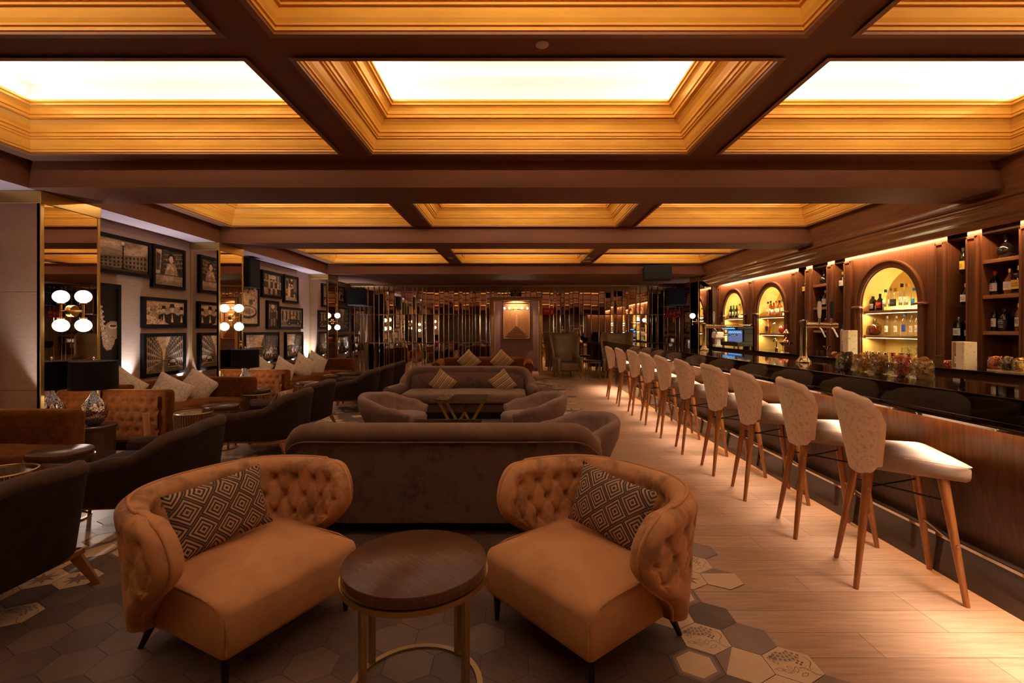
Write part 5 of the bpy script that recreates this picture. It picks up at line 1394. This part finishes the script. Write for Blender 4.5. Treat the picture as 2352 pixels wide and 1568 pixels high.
# ================================================================ things on the bar and the back counter
BX = 5.0
def yb(px_, x=5.05): return 1110*x/(px_-1185)
def jar(label, px_, x, col, fill, h=.125, ztop=1.10, group='jars of dried citrus'):
    y = 1110*x/(px_-1185); t = thing('glass_jar', label, 'jar', (x, y, ztop), R(10), group)
    def sq(r_, z): return [(r_*math.copysign(abs(math.cos(a))**.45, math.cos(a)), r_*math.copysign(abs(math.sin(a))**.45, math.sin(a)), z) for a in [2*PI*k/32 for k in range(32)]]
    b = MB(); b.ring([sq(.040, .001), sq(.046, .008), sq(.047, .085), sq(.040, .10), sq(.038, .112), sq(.042, .116), sq(.042, .122), sq(.037, .122), sq(.036, .10), sq(.043, .084), sq(.042, .010), sq(.036, .006)], False, True, True)
    b.build('jar_glass', M['glass'], t)
    s = MB(); r2 = random.Random(int(px_))
    for k in range(130):
        cx, cy, cz = r2.uniform(-.034, .034), r2.uniform(-.034, .034), .012+.108*(k/130)
        ax = Vector((r2.uniform(-1, 1), r2.uniform(-1, 1), r2.uniform(-.5, 1))).normalized(); u = ax.orthogonal().normalized(); v = ax.cross(u)
        rr_ = r2.uniform(.012, .023)
        cx = math.copysign(min(abs(cx), .044-rr_), cx)
        cy = math.copysign(min(abs(cy), .044-rr_), cy)
        c_ = Vector((cx, cy, cz))
        for ra, rb, off_, mi in ((rr_, rr_*.78, .0008, 0), (rr_*.78, 0, .0, 1)):
            rings = []
            for rad in (ra, rb):
                rings.append([tuple(c_+u*rad*math.cos(2*PI*q/12)+v*rad*math.sin(2*PI*q/12)) for q in range(12)])
            s.ring(rings, False, True, False, mi, False)
    o = s.build('dried_citrus', [mat('rind_'+col, fill[0], .6), mat('flesh_'+col, fill[1], .6)], None, (x, y, ztop), (0, 0, 0), recalc=False)
    tag(o, 'dried '+col+' slices inside the '+label, 'dried fruit', None, 'stuff')
    return t
FR = {'lime': ((.20, .13, .03), (.40, .28, .13)), 'yellow': ((.85, .45, .06), (.95, .60, .14)), 'orange': ((.45, .20, .04), (.80, .45, .16)), 'grapefruit': ((.90, .42, .12), (.80, .14, .03)), 'lemon': ((.85, .48, .10), (.95, .65, .24))}
jar('glass jar farthest left of the five on the bar top', 1940, 2.42, 'lime', FR['lime'])
jar('glass jar second from the left on the bar top', 1978, 2.42, 'yellow', FR['yellow'])
jar('glass jar in the middle of the five on the bar top', 2019, 2.42, 'orange', FR['orange'])
jar('glass jar second from the right on the bar top', 2068, 2.44, 'grapefruit', FR['grapefruit'])
jar('glass jar nearest the camera on the bar top', 2118, 2.43, 'lemon', FR['lemon'])
tr_ = MB().box(-.07, .07, -.22, .22, 0, .022).build('serving_board', M['pine'], None, (4.76, 4.60, ZBC), None, bevel=.004); tag(tr_, 'pale wooden board under the jars on the back counter', 'board')
for (px_, c_, lb) in ((2285, 'grapefruit', 'glass jar at the left end of the pale wooden board'), (2315, 'lime', 'glass jar in the middle of the pale wooden board'), (2343, 'lemon', 'glass jar at the right end of the pale wooden board')):
    jar(lb, px_, 4.72, c_, FR[c_], ztop=ZBC+.0225, group='jars on the board')

# bottles --------------------------------------------------------
SH = {
 'tall': ([(0, 0), (.034, 0), (.037, .006), (.037, .185), (.030, .212), (.016, .235), (.0145, .285), (.0165, .287), (.0165, .296), (0, .296)], 1),
 'square': ([(0, 0), (.040, 0), (.043, .006), (.043, .150), (.036, .170), (.017, .186), (.0145, .218), (0, .218)], .6),
 'flask': ([(0, 0), (.045, 0), (.050, .01), (.054, .11), (.046, .165), (.025, .195), (.016, .215), (.015, .265), (0, .265)], 1),
 'round': ([(0, 0), (.035, 0), (.062, .03), (.074, .075), (.064, .12), (.035, .148), (.017, .165), (.016, .225), (.020, .228), (.020, .245), (0, .245)], 1),
 'decanter': ([(0, 0), (.04, 0), (.078, .035), (.090, .085), (.078, .135), (.04, .168), (.016, .18), (.014, .205), (.028, .225), (.026, .226), (0, .226)], 1),
 'cognac': ([(0, 0), (.034, 0), (.038, .01), (.038, .07), (.050, .10), (.046, .13), (.022, .165), (.014, .19), (.014, .25), (0, .25)], 1),
 'slim': ([(0, 0), (.028, 0), (.031, .006), (.031, .20), (.022, .225), (.013, .25), (.013, .30), (0, .30)], 1)}
def section(prof_, p, n=20):
    def R_(r_, z, a):
        c, s_ = math.cos(a), math.sin(a)
        return (r_*math.copysign(abs(c)**p, c), r_*math.copysign(abs(s_)**p, s_), z)
    return [[R_(r_, z, 2*PI*(k+.5)/n) for k in range(n)] for r_, z in prof_]
BOT = {}
def bottle(label, x, y, z, shape='tall', glass='darkglass', cap='blackm', lab='labelw', s=1.0, liq=None, group='bottles on the back bar', lz=(.30, .62), txt=None):
    key = (shape, glass, cap, lab, liq); prof_, p = SH[shape]; top = prof_[-1][1]
    if key in BOT and not txt:
        t = dup(BOT[key], (x, y, z), 0, label, group); t.scale = (s, s, s); return t
    t = thing('bottle', label, 'bottle', (x, y, z), 0, group); t.scale = (s, s, s)
    bg = MB().ring(section(prof_, p), False, True, False).build('bottle_glass', M[glass], t)
    if liq:
        q = [(max(0, r_-.004), max(.004, zz)) for r_, zz in prof_ if zz < top*.62]; q.append((0, q[-1][1])); q[0] = (0, .004)
        MB().ring(section(q, p), False, True, False).build('liquor', M[liq], bg)
    rn = prof_[-2][0]+.003
    MB().lathe([(0, top-.035), (rn, top-.035), (rn, top+.006), (0, top+.006)], 14, caps=False).build('cap', M[cap], t)
    if lab:
        rmax = max(r_ for r_, zz in prof_ if lz[0]*top*.9 < zz < lz[1]*top) if any(lz[0]*top*.9 < zz < lz[1]*top for r_, zz in prof_) else prof_[3][0]
        if shape in ('tall', 'slim', 'square'): rmax = max(r_ for r_, _ in prof_)
        r0 = rmax+.0012; m_ = MB(); aa = [PI+R(-60)+R(120)*k/10 for k in range(11)]
        def Q(a, zz):
            c, s_ = math.cos(a), math.sin(a); return (r0*math.copysign(abs(c)**p, c), r0*math.copysign(abs(s_)**p, s_), zz)
        h0, h1 = top*lz[0]*.6, top*lz[1]*.82
        m_.ring([[Q(a, h0) for a in aa], [Q(a, h1) for a in aa]], False, False, False).build('paper_label', M[lab], bg, recalc=False)
        if lab in ('labelw', 'labely'):
            m_ = MB(); r0 += .0006
            for q0, q1 in ((.30, .36), (.48, .52), (.62, .66)):
                a2 = [PI+R(-26)+R(52)*k/4 for k in range(5)]
                m_.ring([[Q(a, h0+(h1-h0)*q0) for a in a2], [Q(a, h0+(h1-h0)*q1) for a in a2]], False, False, False)
            m_.build('label_print', M['labelk'] if lab == 'labely' else M['labelr'] if shape == 'flask' else M['labelk'], bg, recalc=False)
        if txt:
            for k, (s_t, sz_, zz, mm_) in enumerate(txt): text_mesh(s_t, sz_, 'label_lettering', M[mm_], bg, (-r0-.0012, 0, zz), (R(90), 0, R(-90)), .0002)
    if not txt: BOT[key] = t
    return t
Z1, Z2 = 1.655, 1.31      # arch shelf tops
XB = XR+.13
def row(items, z, arch, shelf, x=XB, y_of=None):
    n = len(items)
    for i, (px_, desc, kw) in enumerate(items):
        y = 1110*(x+kw.pop('dx', 0))/(px_-1185)
        pos = 'leftmost' if i == 0 else 'rightmost' if i == n-1 else ('second' if i == 1 else 'third' if i == 2 else 'fourth' if i == 3 else 'fifth' if i == 4 else 'sixth' if i == 5 else 'seventh')+' from left'
        bottle(desc+', '+pos+' on '+shelf, x, y, z, **kw)
C = dict
row([(2005, 'dark squat bottle with white label', C(shape='square', s=.95)), (2021, 'short red labelled bottle', C(shape='flask', glass='darkglass', lab='labelr', s=.9)),
     (2034, 'bottle with blue cap', C(shape='tall', glass='glass', cap='capblue', liq=None, s=.98)), (2046, 'clear bottle with broad white label', C(shape='slim', glass='glass', cap='capsilver', s=1.0)),
     (2057, 'clear bottle of amber liquor', C(shape='square', glass='glass', cap='capgold', lab='labelk', liq='amberglass', s=1.35)), (2071, 'tallest bottle with black cap', C(shape='slim', glass='glass', cap='blackm', lab='labelw', s=1.15)),
     (2084, 'tall clear bottle with gold cap', C(shape='tall', glass='glass', cap='capgold', lab='labelw', s=1.14)), (2099, 'clear bottle with bright blue label', C(shape='tall', glass='glass', cap='capblue', lab='labelb', s=.92))], Z1, 0, 'upper shelf of largest arch')
row([(2008, 'round decanter of dark red liquor', C(shape='decanter', glass='glass', cap='capsilver', lab=None, liq='redliq', s=1.0)), (2038, 'clear bottle with pale lime content', C(shape='tall', glass='glass', cap='capsilver', lab='labelw', liq='limeliq', s=.88)),
     (2059, 'clear bottle with yellow content', C(shape='tall', glass='glass', cap='capsilver', lab='labelw', liq='yellowliq', s=.88)), (2078, 'clear bottle with deep blue print', C(shape='tall', glass='glass', cap='capblue', lab='navy', s=.98)),
     (2094, 'second clear bottle with yellow content', C(shape='slim', glass='glass', cap='capsilver', lab='labelw', liq='yellowliq', s=.86)), (2107, 'clear bottle with dark cap', C(shape='slim', glass='glass', cap='blackm', lab='labelw', s=.92))], Z2, 0, 'lower shelf of largest arch')
row([(1764, 'clear bottle with silver cap', C(shape='tall', glass='glass', cap='blackm', s=1.0)), (1770, 'amber bottle with dark cap', C(shape='slim', glass='amberglass', cap='blackm', s=1.03)), (1777, 'amber flask', C(shape='flask', glass='amberglass', cap='capred', s=1.0)),
     (1783, 'bottle with large white label', C(shape='tall', glass='glass', cap='capgold', liq='amberglass', s=1.0)), (1790, 'whisky bottle with black cap', C(shape='flask', glass='amberglass', cap='blackm', s=1.12)), (1797, 'white labelled bottle', C(shape='tall', glass='glass', cap='capgreen', s=1.05))], Z1, 0, 'upper shelf of middle arch')
row([(1764, 'round amber bottle', C(shape='cognac', glass='amberglass', cap='capgold', lab='labelk', s=1.1)), (1781, 'square glass decanter of brown liquor', C(shape='square', glass='glass', cap='chrome', lab=None, liq='amberglass', s=1.15)), (1796, 'round decanter of bright red liquor', C(shape='round', glass='glass', cap='chrome', lab=None, liq='labelr', s=.92))], Z2, 0, 'lower shelf of middle arch')
row([(1678.5, 'dark wine bottle', C(shape='tall', glass='darkglass', s=1.0)), (1685, 'green bottle', C(shape='tall', glass='greenglass', cap='capgreen', s=1.0)), (1692, 'dark bottle with yellow label', C(shape='tall', glass='darkglass', cap='capred', lab='labely', s=.98)),
     (1698.5, 'clear bottle with green cap', C(shape='tall', glass='glass', cap='capgreen', s=1.08)), (1703, 'yellow liqueur bottle', C(shape='tall', glass='glass', cap='capgold', liq='yellowliq', lab=None, s=.9))], Z1, 0, 'shelf of far arch')
# wide niches
bottle('round dark bottle on the top shelf of the near wide niche', XB, yb(2311, XB), 2.14, 'round', 'darkglass', 'blackm', None, 1.05)
bottle('dark bottle with red wax top in the near wide niche', XB, yb(2285, XB), 1.76, 'flask', 'darkglass', 'capred', 'labelw', .98, txt=[('X.O', .022, .12, 'labelk')])
bottle('whisky bottle with cream label beside the red topped bottle', XB, yb(2320, XB), 1.76, 'flask', 'amberglass', 'capgold', 'labelw', 1.0)
bottle('dark bottle with slanted label at the right end of that shelf', XB, yb(2342, XB), 1.76, 'square', 'darkglass', 'capgold', 'labely', 1.3)
bottle('tall dark bottle with white label on the lower shelf of the near wide niche', XB, yb(2284, XB), 1.375, 'tall', 'darkglass', 'blackm', 'labelw', .92)
bottle('square whiskey bottle with black and white lettering', XB, yb(2308, XB), 1.375, 'square', 'darkglass', 'blackm', 'labelk', 1.08,
       txt=[('JACK', .017, .108, 'paper'), ("DANIEL'S", .014, .092, 'paper'), ('Old No.7', .012, .074, 'paper'), ('Tennessee', .010, .056, 'paper'), ('WHISKEY', .012, .040, 'paper')])
bottle('dark bottle half hidden on the lower shelf behind the square bottle', XB+.10, yb(2322, XB+.1), 1.375, 'square', 'darkglass', 'capred', 'labelk', .85)
bottle('bottle with worn paper label at the right end of the lower shelf', XB, yb(2341, XB), 1.375, 'tall', 'amberglass', 'capgold', 'labelw', .95, txt=[('OLD', .026, .125, 'labelk'), ('No', .022, .10, 'labelk')])
bottle('cream labelled dark bottle on the top glass shelf by the largest arch', XB-.02, yb(2213, XB-.02), 2.03, 'tall', 'darkglass', 'blackm', 'labely', 1.0)
bottle('dark flask on the middle glass shelf by the largest arch', XB-.02, yb(2218, XB-.02), 1.665, 'cognac', 'darkglass', 'capgold', 'labelw', 1.0)
bottle('green bottle with silver cap on the lowest glass shelf', XB-.02, yb(2203, XB-.02), 1.28, 'square', 'darkglass', 'capsilver', 'labelw', 1.15)
bottle('pale bottle behind the green one on the lowest glass shelf', XB+.03, yb(2218, XB+.03), 1.28, 'flask', 'glass', 'capred', 'labelw', .8)
bottle('cognac bottle with gold top on a glass shelf left of the largest arch', XB-.02, yb(1935.5, XB-.02), 2.03, 'cognac', 'darkglass', 'capgold', 'labelw', 1.05)
bottle('dark bottle on the lower glass shelf left of the largest arch', XB-.02, yb(1936, XB-.02), 1.28, 'tall', 'darkglass', 'blackm', 'labelw', .8)
bottle('round dark bottle on the top shelf of the far wide niche', XB, yb(1893, XB), 2.14, 'round', 'darkglass', 'blackm', None, .95)
bottle('dark bottle with red cap in the far wide niche', XB, yb(1882, XB), 1.76, 'flask', 'darkglass', 'capred', 'labelk', .95)
bottle('dark bottle with pale label in the far wide niche', XB, yb(1896, XB), 1.76, 'flask', 'darkglass', 'capgold', 'labelw', 1.05)
bottle('small red bottle on the lower shelf of the far wide niche', XB, yb(1896.5, XB), 1.375, 'square', 'redliq', 'capgold', None, .9)
bottle('yellow labelled bottle on the glass shelf beside the middle arch', XB-.02, yb(1849, XB-.02), 2.03, 'flask', 'darkglass', 'capgold', 'labely', .9)
# gift boxes
def gift(label, px_, x, z0, w_, h_, bottle_dy):
    y = 1110*x/(px_-1185); t = thing('gift_box', label, 'box', (x, y, z0), R(-8))
    d_ = .10
    b = MB(); b.box(-d_/2, d_/2, 0, w_, 0, .010).box(-d_/2, d_/2, 0, w_, h_-.010, h_).box(-d_/2, d_/2, 0, .010, .01, h_-.01).box(-d_/2, d_/2, w_-.01, w_, .01, h_-.01).box(d_/2-.01, d_/2, .01, w_-.01, .01, h_-.01)
    b.build('open_box', M['pine'], t); MB().box(-d_/2-.05, d_/2-.03, -w_*.95, -.008, 0, h_).build('sliding_lid', M['giftbox'], t, bevel=.002)
    return t, (x, y+w_/2, z0+.011)
g1, p1 = gift('pale wooden bottle box with printed lid on the back counter near the camera', 2218, 4.72, ZBC, .125, .285, 0)
bottle('small dark bottle standing in the pale wooden box', p1[0], p1[1], p1[2], 'cognac', 'darkglass', 'capgold', 'labelw', .95)
g2, p2_ = gift('tall cream bottle box on the back counter left of the largest arch', 1952, 4.72, ZBC, .16, .40, 0)
bottle('tall dark bottle standing in the tall cream box', p2_[0], p2_[1], p2_[2], 'tall', 'darkglass', 'blackm', 'labelk', 1.2)
cyl = MB().lathe([(0, 0), (.055, 0), (.055, .38), (.052, .385), (0, .385)], 32, caps=False).build('gift_tube', M['giftbox'], None, (4.76, yb(1941, 4.76), ZBC)); tag(cyl, 'cream printed bottle tube beside the tall cream box', 'box')
# copper tealight holders
def teal(label, px_):
    y = 1110*4.72/(px_-1185); t = thing('tealight_holder', label, 'candle holder', (4.72, y, ZBC), 0, 'copper tealight holders')
    g = MB()
    for k in range(14):
        a = 2*PI*k/14; c, s_ = math.cos(a), math.sin(a); a2 = a+PI/14*1.6; c2, s2_ = math.cos(a2), math.sin(a2)
        g.tube([(.030*c, .030*s_, 0), (.046*c2, .046*s2_, .035), (.034*c, .034*s_, .075)], .0045, 5)
    g.tube([(.034*math.cos(2*PI*k/20), .034*math.sin(2*PI*k/20), .075) for k in range(20)], .004, 5, True); g.build('copper_cage', M['copper'], t)
    MB().lathe([(0, .002), (.026, .002), (.028, .05), (0, .05)], 20, caps=False).build('inner_cup', M['copper'], t)
    return t
teal('copper tealight holder on the counter right of the largest arch', 2179); teal('copper tealight holder beside the tall cream box', 1917)
# metal cups and wine glasses in the largest arch
ncup = 0
for px_, mm_, nm in ((1988, 'steel', 'steel cup at the left end of the row under the largest arch'), (2003, 'steel', 'second steel cup under the largest arch'), (2018, 'steel', 'steel cup in the middle of the row under the largest arch'), (2033, 'steel', 'last steel cup before the copper mugs'), (2050, 'copper', 'left copper mug under the largest arch'), (2070, 'copper', 'middle copper mug under the largest arch'), (2088, 'copper', 'right copper mug behind the wine glasses')):
    x = XR+.06; y = 1110*x/(px_-1185)
    o = MB().lathe([(0, 0), (.030, 0), (.034, .095), (.036, .096), (.034, .094), (.029, .004), (0, .004)], 28, caps=False).build('mug' if mm_ == 'copper' else 'metal_cup', M[mm_], None, (x, y, ZBC))
    tag(o, nm, 'cup', 'metal cups under the arch')
    if mm_ == 'copper': MB().tube([(-.012, -.034, .075), (-.02, -.058, .065), (-.02, -.058, .035), (-.012, -.032, .025)], .0035, 6).build('handle', M['copper'], o)
    else: MB().tube([(.0345*math.cos(2*PI*k/24), .0345*math.sin(2*PI*k/24), .093) for k in range(24)], .002, 5, True).build('rim', M['chrome'], o)
def wineglass(label, px_, x, z=ZBC, s=1.0, martini=False, m='glass'):
    y = 1110*x/(px_-1185); t = thing('martini_glass' if martini else 'wine_glass', label, 'glass', (x, y, z), 0); t.scale = (s, s, s)
    if martini: pr = [(.012, .105), (.058, .160), (.0565, .160), (0, .108)]
    else: pr = [(.008, .085), (.034, .105), (.042, .14), (.034, .19), (.0325, .19), (.040, .14), (.032, .107), (0, .09)]
    MB().lathe(pr, 28, caps=False).build('bowl', M[m], t); MB().lathe([(.035, 0), (.034, .003), (.005, .008), (.0035, .05), (.006, .09 if not martini else .107)], 20, caps=False).build('stem', M[m], t)
    return t
wineglass('wine glass at the left of the pair under the largest arch', 2078, 4.80); wineglass('wine glass at the right of the pair under the largest arch', 2097, 4.78, s=1.05)
wineglass('copper martini glass on the counter behind the beer tap', 1899, 4.75, s=1.0, martini=True, m='copper')
# copper cocktail glass tower by the sink
wineglass('copper martini glass lowest left by the sink tap', 1798, 4.76, s=1.15, martini=True, m='copper'); wineglass('copper martini glass lowest right by the sink tap', 1811, 4.78, s=1.15, martini=True, m='copper')
wt = thing('cocktail_glass_stand', 'tall copper stand with inverted cone glasses by the sink', 'glass stand', (4.80, yb(1807, 4.80), ZBC))
MB().lathe([(0, 0), (.05, 0), (.05, .006), (.006, .012), (.005, .50), (0, .50)], 20, caps=False).build('stem', M['copper'], wt)
for z_ in (.20, .345): MB().lathe([(.062, z_), (.008, z_+.07), (.006, z_+.07), (.060, z_-.002)], 28, caps=False).build('cone_glass', M['copper'], wt)
# sink tap
ft = thing('faucet', 'chrome gooseneck sink tap under the middle arch', 'faucet', (4.80, yb(1783, 4.8), ZBC))
MB().tube([(0, 0, 0), (0, 0, .17), (0, .01, .215), (0, .045, .24), (0, .085, .225), (0, .095, .18)], .011, 12).build('spout', M['chrome'], ft)
MB().lathe([(0, 0), (.022, 0), (.022, .07), (.014, .075), (0, .075)], 16, caps=False).build('valve_body', M['chrome'], ft); MB().tube([(0, -.02, .05), (-.01, -.055, .06)], .006, 8).build('lever', M['chrome'], ft)
# coffee machine
cm = thing('espresso_machine', 'black espresso machine with blue lit display under the far arch', 'coffee machine', (4.80, 10.55, ZBC))
hs = MB().box(-.16, .17, -.42, .40, .05, .14).box(-.02, .17, -.42, .40, .14, .40).box(-.16, .17, -.42, .40, .40, .47).build('housing', M['blackm'], cm, bevel=.01)
MB().box(-.03, -.02, -.34, .34, .15, .39).build('lit_splash_panel', mat('blue_lit_panel', (.1, .15, .3), .25, emit=(.10, .14, .30), es=.9), cm)
g = MB()
for k in range(16):
    y = -.30+.038*k; g.box(-.168, -.161, y, y+.022, .415+.014*(k % 2), .430+.014*(k % 2))
for k in range(22): g.box(-.034, -.031, -.32+.029*k, -.305+.029*k, .33+.012*((k*7) % 3), .345+.012*((k*7) % 3))
g.build('blue_buttons', M['screen'], cm)
for y in (-.2, .0, .2):
    g = MB(); g.lathe([(0, .27), (.032, .27), (.032, .31), (0, .31)], 16, (-.07, y, 0), caps=False).tube([(-.09, y, .285), (-.19, y, .27)], .011, 8); g.build('portafilter', M['chrome'], hs)
MB().box(-.17, -.02, -.36, .36, .135, .145).build('drip_tray', M['steel'], cm); g = MB()
for y in (-.38, .36):
    for x in (-.12, .13): g.lathe([(0, 0), (.02, 0), (.02, .05), (0, .05)], 12, (x, y, 0), caps=False)
g.build('feet', M['chrome'], cm); MB().tube([(-.12, -.39, .50), (.12, -.39, .50), (.12, .37, .50), (-.12, .37, .50)], .007, 6, True).build('cup_rail', M['chrome'], cm)
gr = thing('coffee_grinder', 'white coffee grinder beside the espresso machine', 'coffee grinder', (4.74, 11.35, ZBC))
MB().box(-.09, .09, -.09, .09, 0, .05).box(-.045, .045, -.05, .05, .05, .18).build('base', M['paper'], gr, bevel=.008); MB().ring([[(x*a, y*b_, z) for x, y in ((-1, -1), (1, -1), (1, 1), (-1, 1))] for a, b_, z in ((.06, .07, .18), (.10, .13, .22), (.09, .11, .34), (.06, .07, .35))], False, True, True, 0, False).build('hopper_housing', M['paper'], gr, bevel=.006)
MB().lathe([(.04, .35), (.085, .46), (.08, .47), (0, .47)], 20, caps=False).build('bean_hopper', M['glass'], gr)
# beer taps standing on the bar top
def tap(label, px_, py_):
    Y = .3*1110/(py_-755); t = thing('beer_tap', label, 'beer tap', (pxf(px_, Y), Y, 1.10), 0, 'brass beer taps')
    MB().lathe([(0, 0), (.060, 0), (.062, .012), (.045, .030), (.034, .045), (.030, .06), (.028, .33), (.034, .36), (.034, .375), (0, .385)], 28, caps=False).build('column', M['tower'], t)
    MB().tube([(0, 0, .335), (.10, 0, .335), (.30, 0, .33)], [.030, .026, .024], 16).build('arm', M['tower'], t); pass
    for x in (.13, .24):
        MB().tube([(x, 0, .32), (x+.015, -.03, .29), (x+.03, -.055, .225)], .009, 8).build('spout', M['chrome'], t)
        MB().tube([(x, -.02, .345), (x, -.02, .40)], .008, 8).build('lever', M['chrome'], t)
        MB().ring([[(x+a*sx, -.02+b_*sy, z) for sx, sy in ((-1, -1), (1, -1), (1, 1), (-1, 1))] for a, b_, z in ((.009, .008, .395), (.013, .011, .44), (.015, .011, .51), (.010, .009, .545))], False, True, True, 0, False).build('tap_handle', M['paper'] if x < .2 else M['blackm'], t, bevel=.004)
    return t
tap('brass beer tap tower nearer the camera on the bar top', 1845, 832); tap('brass beer tap tower at the far end of the bar top', 1617, 804)
# tumblers
for px_, lb in ((1881, 'left glass tumbler on the counter by the copper martini glass'), (1894, 'right glass tumbler on the counter under the copper martini glass')):
    x = 4.70; o = MB().lathe([(0, 0), (.030, 0), (.036, .09), (.0345, .09), (.028, .008), (0, .008)], 24, caps=False).build('tumbler', M['glass'], None, (x, 1110*x/(px_-1185), ZBC)); tag(o, lb, 'glass')
